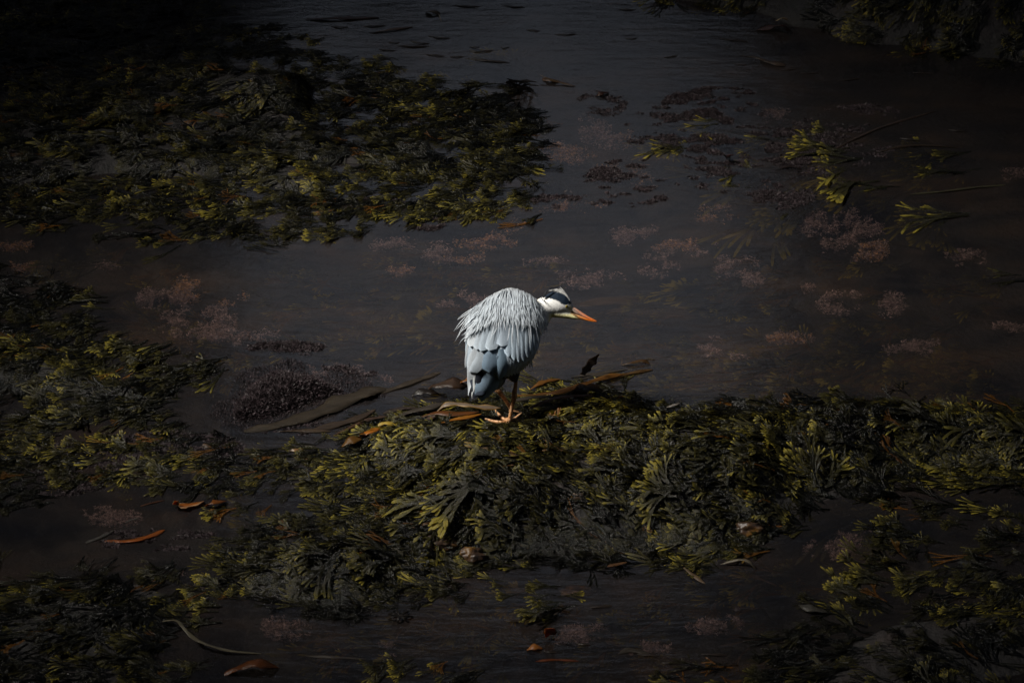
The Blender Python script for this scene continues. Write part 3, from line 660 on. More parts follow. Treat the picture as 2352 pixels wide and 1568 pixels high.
SLIV = [(1072, 14, 34), (1180, 15, 26), (1300, 79, 24), (1225, 70, 16), (1450, 88, 14), (1440, 22, 20), (1685, 92, 32), (905, 98, 14), (965, 98, 22), (950, 106, 40), (1010, 86, 26), (1000, 127, 22), (1050, 130, 16),
        (1110, 118, 24), (1120, 139, 50), (890, 115, 20), (1160, 109, 10), (1950, 183, 26), (1860, 168, 22), (2120, 168, 24), (1540, 130, 16), (1700, 148, 16), (1810, 160, 20), (1265, 1496, 14), (1340, 1478, 18),
        (1490, 1503, 26), (1640, 1502, 30), (1380, 1392, 26), (1180, 1425, 22), (1540, 1520, 20), (860, 60, 26), (780, 62, 20), (1090, 108, 12), (2090, 320, 24), (2200, 300, 22)]
SLAB = ['thin sliver at the very top edge above the rounded pod', 'thin sliver at the top edge right of the rounded pod', 'dark lens shaped sliver alone high in the middle of the pool', 'pale sunken oval left of the dark lens sliver',
 'small pale sunken scrap right of the dark lens sliver', 'sliver near the top bank left end', 'straight thin sliver high in the pool below the white scrap', 'shortest sliver left of the paired slivers', 'upper sliver of the pair by the pale tuft',
 'long thin sliver of the pair by the pale tuft', 'slanted sliver above the paired slivers', 'lower sliver by the edge of the upper bed', 'small sliver right of the lower one near the upper bed', 'sliver above the longest low sliver', 'longest low sliver left of the submerged fan',
 'faint sliver close to the point of the upper bed', 'dot sized sliver above the submerged fan', 'straight sliver right of the yellow speck', 'faint sliver at the top of the purple tufts', 'dark sliver far right below the bank', 'small slanted sliver in the middle of the upper pool',
 'little sliver under the thin straight stalk', 'sliver right of the mottled pod', 'short sliver beside the orange scrap at the bottom', 'short sliver right of the orange scraps at the bottom', 'sliver right of the grey ruffled lobe',
 'sliver at the bottom right of the pool under the ruffled lobe', 'sliver below the floating wrack patch', 'sliver left below the floating wrack patch', 'sliver at the very bottom right of the ruffled lobe', 'sliver under the longest red brown strap',
 'sliver at the left end under the longest red brown strap', 'tiny sliver between the pair and the low slivers', 'faint sliver right under the dark branch', 'faint sliver at the right under the slanting branch']
for i, (px, py, hw) in enumerate(SLIV):
    a_ = rnd.uniform(-.12, .12)*hw
    strap('weed_sliver', [(px-hw, py+a_, .001), (px, py, .006), (px+hw, py-a_, .001)], .010+.0002*hw, (.03, .024, .02), SLAB[i], 'kelp', seed=500+i, group='thin weed slivers afloat on the pool')

# black twiggy tangle
e = tag(empty('twig_tangle', g(1190, 195, 0)), 'black twiggy tangle of dead weed stems sticking out of the upper pool', 'weed')
for i in range(26):
    r = random.Random(900+i); a_ = r.uniform(0, math.pi); L_ = r.uniform(20, 60); cx_ = 1190+r.uniform(-22, 22); cy_ = 196+r.uniform(-10, 14)
    up_ = r.uniform(.01, .12)
    strap('stem', [(cx_-L_*.5*math.cos(a_), cy_+4, .002), (cx_, cy_-4, up_*.6), (cx_+L_*.5*math.cos(a_), cy_-8*math.sin(a_), up_)], .008, (.012, .010, .009), None, seed=i, parent=e, ruffle=.05, thick=.005)
e = tag(empty('twig_tangle', g(1675, 352, 0)), 'tiny reddish sprig standing in the right hand water', 'weed')
for i in range(7):
    r = random.Random(950+i); cx_ = 1675+r.uniform(-6, 6)
    strap('stem', [(cx_, 362, 0), (cx_+r.uniform(-5, 5), 358, .03), (cx_+r.uniform(-12, 12), 355, .06)], .007, (.06, .02, .015), None, seed=i, parent=e, ruffle=.05, thick=.004)
e = tag(empty('twig_tangle', g(975, 1500, 0)), 'dark starfish shaped sprig of weed in the lower pool', 'weed')
for i in range(7):
    a_ = i*.9; strap('stem', [(918, 1412, .02), (918+18*math.cos(a_), 1412+8*math.sin(a_), .02), (918+30*math.cos(a_), 1414+16*math.sin(a_), .002)], .010, (.014, .012, .010), None, seed=i, parent=e, ruffle=.05, thick=.004)

# ------------------------------------------------------------------ stones
def stone(px, py, r, sx, sy, sz, label, z=None):
    q = gh(px, py) if z is None else g(px, py, z)
    r *= .6; q.z -= r*sz*.3 if z is None else 0
    bm = bmesh.new(); bmesh.ops.create_icosphere(bm, subdivisions=4, radius=1)
    o3 = rng.random(3)*50
    V = np.array([v.co[:] for v in bm.verts]); Fs = [[v.index for v in f.verts] for f in bm.faces]; bm.free()
    k = 1+.9*(fbm(V[:, 0]*1.6+o3[0], V[:, 1]*1.6+V[:, 2]+o3[1])-.5)+.35*(fbm(V[:, 0]*6+o3[2], V[:, 1]*6+V[:, 2]*3)-.5)
    V = V*k[:, None]*r*np.array([sx, sy, sz])+np.array(q[:])
    tag(mesh_obj('stone', V, Fs, M_stone), label, 'stone', 'stones showing between the weed')
stone(1082, 1275, .075, 1.3, .7, .9, 'ochre yellow wet stone peeking out low on the ridge')
stone(1010, 1245, .08, 1.8, .7, .8, 'reddish brown stone up left of the yellow one in the ridge')
stone(1325, 1358, .09, 1.3, .8, .25, 'flat pale ochre stone just under water below the ridge', z=-.012)
stone(1172, 1055, .06, 1.2, .6, .8, 'orange brown stone showing under the heron foot')
stone(1330, 1140, .05, 1.2, .7, .8, 'small rusty stone among black weed on the ridge')
stone(1720, 1215, .08, 1.3, .7, .8, 'dim rusty stone at the right foot of the ridge')
stone(478, 1025, .04, 1.4, .7, .3, 'small tan stone at the waterline left of the straps', z=0)
stone(678, 1034, .035, 1.6, .6, .3, 'tiny tan stone at the waterline nearer the ridge', z=0)
stone(475, 672, .022, 1.3, .8, .4, 'small bright shell pale stone in the left pool shallows', z=-.006)
0 and stone(520, 828, .04, 1.3, .7, .4, 'tan stone where the left mound meets the purple algae', z=.01)
stone(1185, 990, .04, 1.2, .6, .7, 'little pinkish stone by the front toe of the heron')

# ------------------------------------------------------------------ heron
def hpx(cx, cy): return ((1080+cx/3.648)*.9408, (660+cy/3.648)*.9408)
def hray(cx, cy): return ray(*hpx(cx, cy)).normalized()
FOOT = gh(*hpx(592, 1350)); FOOT.z += .008
def VP(cx, cy, y):           # point under a photo position on the upright plane y = const
    d = hray(cx, cy); return CAM+d*((y-CAM.y)/d.y)
BC = VP(540, 600, FOOT.y+.03); DB = (BC-CAM).dot(FW)
def HP(cx, cy, w=0):
    d = hray(cx, cy); return CAM+d*((DB-w)/d.dot(FW))
CU = .000505
heron = tag(empty('heron', FOOT-Vector((0, 0, .008))), 'grey heron hunched on the weed ridge, head turned right with an orange beak', 'heron')

def ring_loft(secs, n=28, cap=True, pw=1.0):
    """secs: (center Vector, axis u, axis v, ru, rv)"""
    V = []; F = []
    for c, u, v, ru, rv in secs:
        for k in range(n):
            a_ = 2*math.pi*k/n; ca, sa = math.cos(a_), math.sin(a_); V.append(c+u*ru*math.copysign(abs(ca)**pw, ca)+v*rv*math.copysign(abs(sa)**pw, sa))
    m = len(secs)
    for i in range(m-1):
        for k in range(n):
            F.append((i*n+k, i*n+(k+1) % n, (i+1)*n+(k+1) % n, (i+1)*n+k))
    if cap:
        F.append(tuple(range(n))[::-1]); F.append(tuple(range((m-1)*n, m*n)))
    return V, F
bmb = bmesh.new()
def addraw(V, F):
    vs = [bmb.verts.new(v) for v in V]
    for f in F: bmb.faces.new([vs[i] for i in f])
toC = -FW
rows = [(166, 565, 655), (185, 510, 700), (215, 460, 755), (260, 408, 795), (320, 345, 838), (400, 285, 860), (480, 248, 858), (560, 232, 850), (640, 226, 838), (710, 222, 815), (790, 225, 770), (860, 232, 705), (930, 242, 625), (1000, 255, 480), (1060, 268, 420), (1120, 290, 370)]
secs = []
for y, a_, b_ in rows:
    hw = (b_-a_)/2*CU; c = HP((a_+b_)/2, y, (-.035+.09*(y-166)/950)); 
    dep = hw*.78 if y < 900 else max(hw*.6, .02)
    secs.append((c, RT, FW, hw, min(dep, .115)))
addraw(*ring_loft(secs, pw=.8))
# neck, head
def tube(path, n=24):
    secs = []
    for i, (cx, cy, w_, r, rd) in enumerate(path):
        c = HP(cx, cy, w_)
        a_ = HP(*path[max(i-1, 0)][:3]); b_ = HP(*path[min(i+1, len(path)-1)][:3]); T = (b_-a_).normalized()
        u = T.cross(FW).normalized(); v = u.cross(T).normalized()
        secs.append((c, u, v, r*CU, rd*CU))
    return ring_loft(secs, n)
addraw(*tube([(740, 560, -.02, 120, 100), (790, 470, -.025, 128, 100), (848, 408, -.03, 116, 92), (888, 352, -.03, 102, 82), (935, 318, -.03, 88, 74), (985, 303, -.03, 92, 74), (1030, 297, -.03, 98, 72), (1070, 303, -.03, 92, 68),
               (1100, 322, -.03, 74, 58), (1125, 338, -.03, 56, 44), (1148, 350, -.03, 36, 30), (1160, 358, -.03, 20, 16)]))
# jaw / throat
addraw(*tube([(900, 385, -.03, 50, 50), (960, 372, -.03, 42, 44), (1040, 382, -.03, 38, 40), (1110, 398, -.03, 30, 32), (1170, 414, -.03, 20, 22), (1222, 432, -.03, 7, 8)]))
# crown bulge
addraw(*tube([(925, 250, -.03, 22, 30), (975, 224, -.03, 32, 38), (1035, 210, -.03, 34, 40), (1082, 236, -.03, 34, 38), (1122, 280, -.03, 30, 34)]))
# thighs
LY = FOOT.y
for (x0, y0, x1, y1, w_) in ((600, 850, 652, 985, .0), (480, 930, 500, 1030, .0)):
    A_ = HP(x0, y0, w_+.0); B_ = VP(x1, y1, LY if x0 > 500 else LY+.05)
    T = (B_-A_).normalized(); u = T.cross(FW).normalized(); v = u.cross(T).normalized()
    addraw(*ring_loft([(A_.lerp(B_, q), u, v, r, r) for q, r in ((0, .045), (.4, .036), (.75, .022), (1, .010))], 16))
me = bpy.data.meshes.new('tmp'); bmb.to_mesh(me); bmb.free()
tmp = bpy.data.objects.new('tmp', me); COL.objects.link(tmp)
md = tmp.modifiers.new('r', 'REMESH'); md.mode = 'VOXEL'; md.voxel_size = .0043
ms = tmp.modifiers.new('s', 'SMOOTH'); ms.iterations = 6; ms.factor = .6
dg = bpy.context.evaluated_depsgraph_get(); dg.update()
bme = bpy.data.meshes.new_from_object(tmp.evaluated_get(dg)); bpy.data.objects.remove(tmp)
nb = len(bme.vertices); co = np.empty(nb*3); bme.vertices.foreach_get('co', co); co = co.reshape(-1, 3)
# back-project vertices to heron sheet coordinates for plumage pattern (sagittal pattern, same on both sides)
d_ = co-np.array(CAM); zc = d_@np.array(FW); tx = (d_@np.array(RT))/zc; ty = (d_@np.array(UP))/zc
PX = (tx*DIST/SPAN*2352+1176)/.9408; PY = (784-ty*DIST/SPAN*2352)/.9408
CX = (PX-1080)*3.648; CY = (PY-660)*3.648
def inpoly(P, x, y): return sdist(np.array(P, float), x, y)
colr = np.zeros((nb, 3)); colr[:] = (.32, .38, .44)
nz = fbm(CX/14, CY/14)
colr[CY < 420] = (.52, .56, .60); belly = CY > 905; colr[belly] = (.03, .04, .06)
neck = sdist(np.array([(800, 330), (812, 262), (870, 225), (1000, 140), (1200, 200), (1260, 470), (1000, 450), (930, 470), (905, 540), (860, 600)], float), CX, CY)
k = sstep((neck+6)/12)[:, None]; nc = np.array((.9, .9, .88))*(1-.10*nz[:, None])
streak = sstep((fbm(CX/5, CY/22)-.5)*5)*sstep(1-np.abs(CX-925)/70)*sstep((CY-300)/60)
nc = nc*(1-.45*streak[:, None])
warm = sstep(1-(CX-800)/110)[:, None]; nc = nc*(1-warm)+np.array((.86, .80, .62))*warm
yel = (sstep((CY-372)/30)*sstep((CX-930)/40))[:, None]; nc = nc*(1-yel)+np.array((.86, .80, .42))*yel
lore = sstep(1-np.hypot((CX-1135)/34, (CY-335)/30))[:, None]; nc = nc*(1-lore)+np.array((.50, .46, .14))*lore
colr = colr*(1-k)+nc*k
band = inpoly([(885, 238), (915, 208), (935, 190), (985, 184), (1040, 192), (1085, 212), (1118, 238), (1142, 280), (1146, 300), (1100, 308), (1064, 298), (1032, 276), (1003, 263), (960, 250), (915, 244)], CX, CY)+(nz-.5)*10
k = sstep((band+3)/6)[:, None]; colr = colr*(1-k)+np.array((.004, .012, .026))*k
at = bme.attributes.new('col', 'FLOAT_COLOR', 'POINT'); at.data.foreach_set('color', np.column_stack([colr, np.ones(nb)]).astype(np.float32).ravel())
bme.polygons.foreach_set('use_smooth', np.ones(len(bme.polygons), dtype=bool))

M_plum, t, p = mat('plumage'); a = attr(t)
nn = noise(t, 300, 3, objvec(t, (1, 1, .25)))
c = mixc(t, nn, (.88, .88, .88), (1.1, 1.1, 1.1)); c = mixc(t, 1.0, a.outputs['Color'], c, 'MULTIPLY')
t.links.new(c, p.inputs['Base Color']); p.inputs['Roughness'].default_value = .75; p.inputs['Specular IOR Level'].default_value = .25
bump(t, nn, .6, .003, p)
M_feather, t, p = mat('feather'); a = attr(t); u_ = attr(t, 'uvf')
sp_ = N(t, 'ShaderNodeSeparateXYZ'); t.links.new(u_.outputs['Vector'], sp_.inputs[0])
ab = N(t, 'ShaderNodeMath', operation='ABSOLUTE'); t.links.new(sp_.outputs[1], ab.inputs[0])
mu = N(t, 'ShaderNodeMath', operation='MULTIPLY_ADD'); t.links.new(ab.outputs[0], mu.inputs[0]); mu.inputs[1].default_value = -.6; t.links.new(sp_.outputs[0], mu.inputs[2])
sn = N(t, 'ShaderNodeMath', operation='MULTIPLY'); t.links.new(mu.outputs[0], sn.inputs[0]); sn.inputs[1].default_value = 1500
si = N(t, 'ShaderNodeMath', operation='SINE'); t.links.new(sn.outputs[0], si.inputs[0])
nf = noise(t, 160, 3, objvec(t))
ad = N(t, 'ShaderNodeMath', operation='MULTIPLY_ADD'); t.links.new(nf, ad.inputs[0]); ad.inputs[1].default_value = 2.0; t.links.new(si.outputs[0], ad.inputs[2])
c = mixc(t, nf, (.78, .78, .78), (1.15, 1.15, 1.15)); c = mixc(t, 1.0, a.outputs['Color'], c, 'MULTIPLY')
t.links.new(c, p.inputs['Base Color']); p.inputs['Roughness'].default_value = .6; p.inputs['Specular IOR Level'].default_value = .3
bump(t, ad.outputs[0], .3, .001, p)
translucent(t, p, c, .12)

body = bpy.data.objects.new('body', bme); bme.materials.append(M_plum); COL.objects.link(body)
body.parent = heron; body.matrix_parent_inverse = Matrix.Translation(-heron.location)
BV = BVHTree.FromPolygons([tuple(v) for v in co], [tuple(pl.vertices) for pl in bme.polygons])
def onbody(cx, cy, side=1):
    d = hray(cx, cy); c = HP(cx, cy, 0)
    if side > 0: hit = BV.ray_cast(CAM, d)
    else: hit = BV.ray_cast(c+d*1.0, -d)
    if hit[0] is not None and (hit[0]-c).length < .3: 
        return hit[0], (hit[1] if hit[1].dot(d)*side < 0 else -hit[1])
    nr = BV.find_nearest(c)
    q = nr[0]; dd = (q-CAM).dot(FW); 
    return CAM+d*(dd/d.dot(FW)), ((c-q).normalized()*.6-d*side*.5).normalized()
FMESH = [0]
def feather(pts, width, layer, color, shape='round', lift=.0, side=1, edge=1.25, name='feather', parent=None, n=9, curl=.0, collect=None):
    """pts in heron sheet coordinates root..tip (2 or 3 points); lies on the body surface"""
    if len(pts) == 2: pts = [pts[0], ((pts[0][0]+pts[1][0])/2, (pts[0][1]+pts[1][1])/2), pts[1]]
    (x0, y0), (x1, y1), (x2, y2) = pts
    x1 = 2*x1-(x0+x2)/2; y1 = 2*y1-(y0+y2)/2
    S_ = []; Ns = []
    for i in range(n):
        q = i/(n-1); x = (1-q)**2*x0+2*q*(1-q)*x1+q*q*x2; y = (1-q)**2*y0+2*q*(1-q)*y1+q*q*y2
        P_, Nn = onbody(x, y, side); S_.append(P_); Ns.append(Nn)
    # smooth normals and positions in depth
    for _ in range(2):
        S_ = [S_[0]]+[(S_[i-1]+S_[i]*2+S_[i+1])/4 for i in range(1, n-1)]+[S_[-1]]
        Ns = [Ns[0]]+[(Ns[i-1]+Ns[i]*2+Ns[i+1]).normalized() for i in range(1, n-1)]+[Ns[-1]]
    V = []; UV = []; CC = []; F = []; Ltot = 0; W_ = width*CU
    K = 5
    for i in range(n):
        q = i/(n-1)
        if i: Ltot += (S_[i]-S_[i-1]).length
        T = (S_[min(i+1, n-1)]-S_[max(i-1, 0)]).normalized(); Nn = (Ns[i]+T*-.1).normalized(); X = T.cross(Nn).normalized(); Nn = X.cross(T).normalized()
        if Nn.dot(Ns[i]) < 0: Nn = -Nn
        if shape == 'round': wd = W_*min(1, .45+1.4*q)*(max(0, 1-max(0, (q-.72)/.28)**2.2)**.5 if q > .72 else 1)
        elif shape == 'point': wd = W_*min(1, .5+2*q)*(1-q**2.2)**1.0+W_*.02
        else: wd = W_*min(1, .4+2*q)*(1-max(0, q-.5)*1.7)
        wd = max(wd, W_*.05)
        C_ = S_[i]+Nn*(.002+.0016*layer*(.4+.6*q)+lift*q*q)
        for j in range(K):
            s = (j/(K-1)-.5)*2
            V.append(C_+X*(wd*.5*s)-Nn*(wd*.16*s*s+curl*wd*s)); UV.append((Ltot, s*wd*.5))
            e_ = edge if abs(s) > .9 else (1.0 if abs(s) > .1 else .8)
            sh_ = .66+.4*q  # shade between overlapping feathers put into the colour, darker at the root
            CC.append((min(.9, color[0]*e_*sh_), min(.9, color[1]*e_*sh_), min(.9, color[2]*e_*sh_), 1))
        if i:
            b_ = K*i
            for j in range(K-1): F.append((b_-K+j, b_-K+j+1, b_+j+1, b_+j))
    if collect is not None: collect.append((np.array([v[:] for v in V]), np.array(F), np.array(CC), np.array(UV))); return None
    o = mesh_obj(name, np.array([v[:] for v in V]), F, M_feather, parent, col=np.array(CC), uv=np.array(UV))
    return o

wingL = empty('wing', HP(420, 600, .09)); wingR = empty('wing', HP(720, 600, .05)); plumes = empty('back_plumage', HP(600, 250, .05)); tail = empty('tail', HP(280, 1100, .06)); farw = empty('wing', HP(500, 600, -.12))
for e_ in (wingL, wingR, plumes, tail, farw):
    e_.parent = heron; e_.matrix_parent_inverse = Matrix.Translation(-heron.location)
def fa(par, *a, **k):
    k['parent'] = par; o = feather(*a, **k)
    if o is None: return
    o.matrix_parent_inverse = (Matrix.Translation(par.location)).inverted() if False else Matrix.Translation(-par.location)
    return o
PALE = (.50, .54, .58); MID = (.27, .33, .39); BLUE = (.26, .36, .47); DARK = (.018, .022, .035); WHITE = (.62, .65, .66)
# long tail and primaries, left (pale)
fa(tail, [(262, 860), (256, 1000), (268, 1146)], 70, 0, WHITE)
fa(tail, [(300, 900), (285, 1000), (284, 1085)], 36, 1, WHITE, shape='point')
fa(tail, [(330, 820), (318, 960), (285, 1140)], 90, 1, DARK, edge=1.0)  # dark gap between feathers, put in as a near-black feather
fa(wingL, [(262, 760), (238, 900), (240, 1118)], 96, 2, PALE)
fa(wingL, [(275, 760), (250, 900), (248, 1042)], 92, 3, (.47, .51, .55))
fa(wingL, [(300, 690), (272, 800), (258, 902)], 118, 4, (.45, .50, .55), lift=.003)
fa(wingL, [(330, 700), (330, 800), (262, 895)], 110, 5, (.40, .46, .52), lift=.004)
fa(wingL, [(236, 640), (214, 760), (214, 860)], 40, 3, PALE)
# big blue grey tertials
fa(wingL, [(450, 790), (425, 960), (348, 1160)], 190, 2, BLUE, curl=.02)
fa(wingL, [(500, 760), (480, 960), (395, 1125)], 150, 3, (.22, .31, .41))
fa(wingL, [(520, 740), (510, 920), (440, 1075)], 120, 4, (.25, .34, .44))
fa(wingL, [(450, 690), (420, 790), (418, 892)], 150, 6, (.19, .27, .36), lift=.003)
fa(wingL, [(520, 700), (535, 830), (500, 960)], 100, 6, (.19, .28, .37))
# right wing secondaries, fanned as steps; colour raised in place of fill light
steps = [((590, 640), (560, 948)), ((620, 620), (585, 945)), ((650, 600), (612, 932)), ((675, 590), (640, 922)), ((700, 580), (662, 912)), ((722, 575), (684, 897)), ((745, 570), (706, 880)), ((766, 560), (728, 858)),
         ((785, 550), (748, 835)), ((805, 540), (768, 808)), ((822, 530), (790, 785)), ((838, 520), (808, 745)), ((850, 500), (825, 700))]
for i, (a_, b_) in enumerate(steps):
    v = .9+.25*((i*7) % 5)/5
    fa(wingR, [a_, ((a_[0]+b_[0])/2+16, (a_[1]+b_[1])/2), b_], 74 if i else 120, 2+i*.35, (.45*v, .54*v, .64*v), edge=1.4)
# upper coverts
for (a_, b_, wd, ly, c_) in [((300, 470), (266, 686), 120, 7, (.50, .55, .60)), ((360, 480), (318, 712), 110, 8, (.38, .44, .50)), ((420, 480), (352, 724), 120, 9, (.35, .42, .49)), ((480, 470), (420, 720), 125, 10, (.38, .45, .52)),
                             ((560, 460), (528, 684), 130, 9, (.36, .43, .51)), ((600, 480), (585, 770), 80, 6, (.36, .45, .54)), ((640, 480), (632, 800), 66, 6.4, (.38, .47, .56)), ((680, 480), (668, 810), 60, 6.6, (.41, .50, .59)), ((715, 480), (705, 800), 58, 6.8, (.38, .47, .56)),
                             ((750, 470), (742, 770), 56, 7, (.42, .51, .60)), ((785, 450), (775, 740), 54, 7, (.40, .49, .58)), ((812, 440), (806, 700), 50, 7, (.43, .52, .60)), ((835, 420), (838, 640), 70, 7, (.44, .53, .61)), ((250, 430), (222, 640), 60, 6, PALE)]:
    fa(wingL if a_[0] < 590 else wingR, [a_, b_], wd, ly, c_, lift=.002)
# small scale-like coverts on the crown of the back, then long hanging scapular plumes
r = random.Random(5)
DOWN = []
for i in range(420):
    a_ = r.uniform(-1.5, 1.5); rad = r.uniform(2, 175)
    x = 612+math.sin(a_)*rad*1.5; y = 156+rad*.85*abs(math.cos(a_*.75))+((x-612)/210)**2*34
    if x < 400 or x > 830: continue
    L_ = r.uniform(60, 95); dx = (x-615)/260; 
    tx_, ty_ = x+dx*L_*.8, y+L_*.9
    v = r.uniform(.8, 1.1); fa(plumes, [(x, y), (tx_, ty_)], r.uniform(12, 22), 3+rad*.02+r.random()*2, (.60*v, .64*v, .68*v), shape='point', n=6, edge=1.2, collect=DOWN)
off = 0; VV, FF, CC_, UU = [], [], [], []
for V, F, C_, U in DOWN:
    VV.append(V); FF.append(F+off); CC_.append(C_); UU.append(U); off += len(V)
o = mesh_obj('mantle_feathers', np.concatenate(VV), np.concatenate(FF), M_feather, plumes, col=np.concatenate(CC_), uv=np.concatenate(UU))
o.matrix_parent_inverse = Matrix.Translation(-plumes.location); tag(o, kind='stuff')
THIN = []
for i in range(780):
    solo = i % 3 == 0
    x0 = r.uniform(330, 860); ytop = 180+((x0-620)/300)**2*170
    y0 = ytop+r.uniform(0, 200); L_ = r.uniform(90, 175); dx = (x0-640)/260
    ex_ = x0+dx*L_*(.55 if x0 < 640 else .18)+r.gauss(0, 13); ey_ = y0+L_*(1-.25*min(1, abs(dx)))
    if ex_ < 180 or ex_ > 905: continue
    mx = (x0+ex_)/2+dx*14; my = (y0+ey_)/2-6
    v = r.uniform(.9, 1.12) if r.random() < .7 else r.uniform(.62, .82)
    fa(plumes, [(x0, y0), (mx, my), (ex_, ey_)], r.uniform(7, 13), 11+y0*.008+r.random()*3.5, (.62*v, .685*v, .75*v), shape='point', n=8, lift=r.uniform(0, .005), edge=1.08, **({} if solo else {'collect': THIN}))
off = 0; VV, FF, CC_, UU = [], [], [], []
for V, F, C_, U in THIN:
    VV.append(V); FF.append(F+off); CC_.append(C_); UU.append(U); off += len(V)
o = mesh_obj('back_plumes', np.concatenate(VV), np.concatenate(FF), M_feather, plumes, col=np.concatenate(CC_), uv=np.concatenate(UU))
o.matrix_parent_inverse = Matrix.Translation(-plumes.location); tag(o, kind='stuff')
# trailing plume tips past the left shoulder, right shoulder and down the wing
for (a_, m_, b_) in [((330, 330), (235, 395), (168, 468)), ((320, 345), (230, 420), (165, 475)), ((300, 360), (215, 450), (150, 568)), ((300, 370), (225, 470), (170, 560)), ((300, 380), (225, 500), (160, 655)), ((310, 390), (240, 510), (182, 620)),
                     ((330, 400), (270, 500), (205, 570)), ((350, 420), (295, 510), (262, 590)), ((380, 400), (350, 480), (335, 550)), ((480, 430), (455, 540), (428, 655)), ((500, 430), (480, 540), (440, 600)),
                     ((560, 400), (550, 480), (565, 555)), ((640, 430), (620, 560), (612, 708)), ((650, 430), (662, 560), (664, 690)), ((740, 400), (755, 550), (742, 710)), ((760, 420), (765, 560), (755, 640)), ((600, 470), (590, 580), (572, 640)),
                     ((800, 380), (845, 500), (835, 640)), ((820, 380), (850, 500), (848, 650)), ((840, 360), (878, 460), (892, 580)), ((830, 340), (865, 400), (882, 500)), ((840, 330), (870, 400), (888, 470)), ((780, 400), (810, 560), (812, 690)),
                     ((520, 400), (505, 470), (500, 545)), ((700, 400), (712, 500), (690, 560)), ((430, 420), (400, 480), (385, 540)), ((820, 300), (858, 360), (875, 440)), ((790, 260), (845, 320), (868, 400))]:
    fa(plumes, [a_, m_, b_], r.uniform(9, 14), 17+r.random()*3, (.66, .71, .76), shape='point', n=9, edge=1.1)
# breast plumes hanging
for (a_, b_) in [((770, 740), (772, 915)), ((782, 730), (798, 912)), ((776, 740), (786, 880))]:
    fa(plumes, [a_, b_], 15, 4, WHITE, shape='point')
# the far side of the bird
for i in range(60):
    x0 = r.uniform(330, 800); y0 = r.uniform(220, 560); L_ = r.uniform(110, 190); dx = (x0-600)/260
    fa(farw, [(x0, y0), (x0+dx*L_*.3, y0+L_)], r.uniform(26, 60), 3+y0*.01, (.36, .41, .46), shape='point', side=-1, n=7)
for i in range(14):
    x0 = 300+i*36; y0 = 600-abs(i-6)*6
    fa(farw, [(x0, y0), (x0-60, y0+300)], 110, 2+i*.3, (.15, .21, .28), side=-1)

# head details
def head_strand(pts, rad, color, name, wv_=(-.03)):
    P_ = [HP(x, y, w_) for x, y, w_ in pts]; n_ = len(P_); m_ = 5; V = []; F = []
    dense = []
    for k_ in range(n_-1):
        for s_ in range(5):
            f = s_/5; p0 = P_[max(k_-1, 0)]; p1 = P_[k_]; p2 = P_[k_+1]; p3 = P_[min(k_+2, n_-1)]
            dense.append(.5*((2*p1)+(-p0+p2)*f+(2*p0-5*p1+4*p2-p3)*f*f+(-p0+3*p1-3*p2+p3)*f**3))
    dense.append(P_[-1]); nd = len(dense)
    for i, c_ in enumerate(dense):
        T = (dense[min(i+1, nd-1)]-dense[max(i-1, 0)]).normalized(); u = T.cross(FW).normalized(); v = u.cross(T)
        rr = rad*CU*(1-.8*(i/(nd-1))**1.5)
        for k_ in range(m_):
            a_ = k_*2*math.pi/m_; V.append(c_+u*rr*math.cos(a_)+v*rr*math.sin(a_))
        if i:
            for k_ in range(m_): F.append((m_*(i-1)+k_, m_*(i-1)+(k_+1) % m_, m_*i+(k_+1) % m_, m_*i+k_))
    return mesh_obj(name, np.array([v[:] for v in V]), F, M_feather, heron, col=np.tile((*color, 1), (len(V), 1)), uv=np.zeros((len(V), 2)))
head_strand([(900, 245, 0.0), (912, 205, .0), (945, 172, 0), (1000, 150, -.01), (1070, 136, -.015)], 7, (.006, .008, .012), 'crest_plume')
head_strand([(908, 240, 0.005), (925, 195, .005), (965, 165, 0)], 6, (.006, .008, .012), 'crest_plume')
head_strand([(880, 238, .008), (892, 262, .016), (920, 282, .02), (955, 304, .022)], 4, (.10, .12, .15), 'crest_plume')
for (a_, m_, b_) in [((1132, 272), (1092, 204), (1044, 150)), ((1122, 256), (1082, 200), (1034, 160)), ((1108, 236), (1060, 190), (1008, 166)), ((1090, 218), (1035, 182), (975, 172)), ((1070, 204), (1010, 182), (945, 184))]:
    feather([a_, m_, b_], 17, 2.2, (.86, .86, .84), shape='point', name='crown_feather', parent=heron, n=9)
# beak
def beak(path, name, cols):
    V, F = tube(path, 16); cc = []
    for i, _ in enumerate(path):
        for k_ in range(16):
            cc.append((*cols(i/(len(path)-1), math.cos(2*math.pi*k_/16)), 1))
    return mesh_obj(name, np.array([v[:] for v in V]), F, M_beak, heron, col=np.array(cc))
M_beak, t, p = mat('beak_horn'); a = attr(t)
nn = noise(t, 180, 3, objvec(t, (1, 1, 2.5))); c = mixc(t, nn, (.65, .62, .6), (1.25, 1.3, 1.35)); c = mixc(t, 1.0, a.outputs['Color'], c, 'MULTIPLY')
t.links.new(c, p.inputs['Base Color']); p.inputs['Roughness'].default_value = .35; bump(t, nn, .2, .002, p)
def lerp3(a, b, q): return tuple(a[i]*(1-q)+b[i]*q for i in range(3))
def upc(q, s):
    c_ = lerp3((.50, .42, .36), (.85, .20, .03), min(1, max(0, (q-.15)/.5)))
    return lerp3(c_, (.55, .50, .48), max(0, -s)*.5*(1-q)) if s < 0 else lerp3(c_, (.75, .22, .06), .4*s)
def loc(q, s): return lerp3((.62, .55, .30), (.88, .22, .02), min(1, q*1.6))
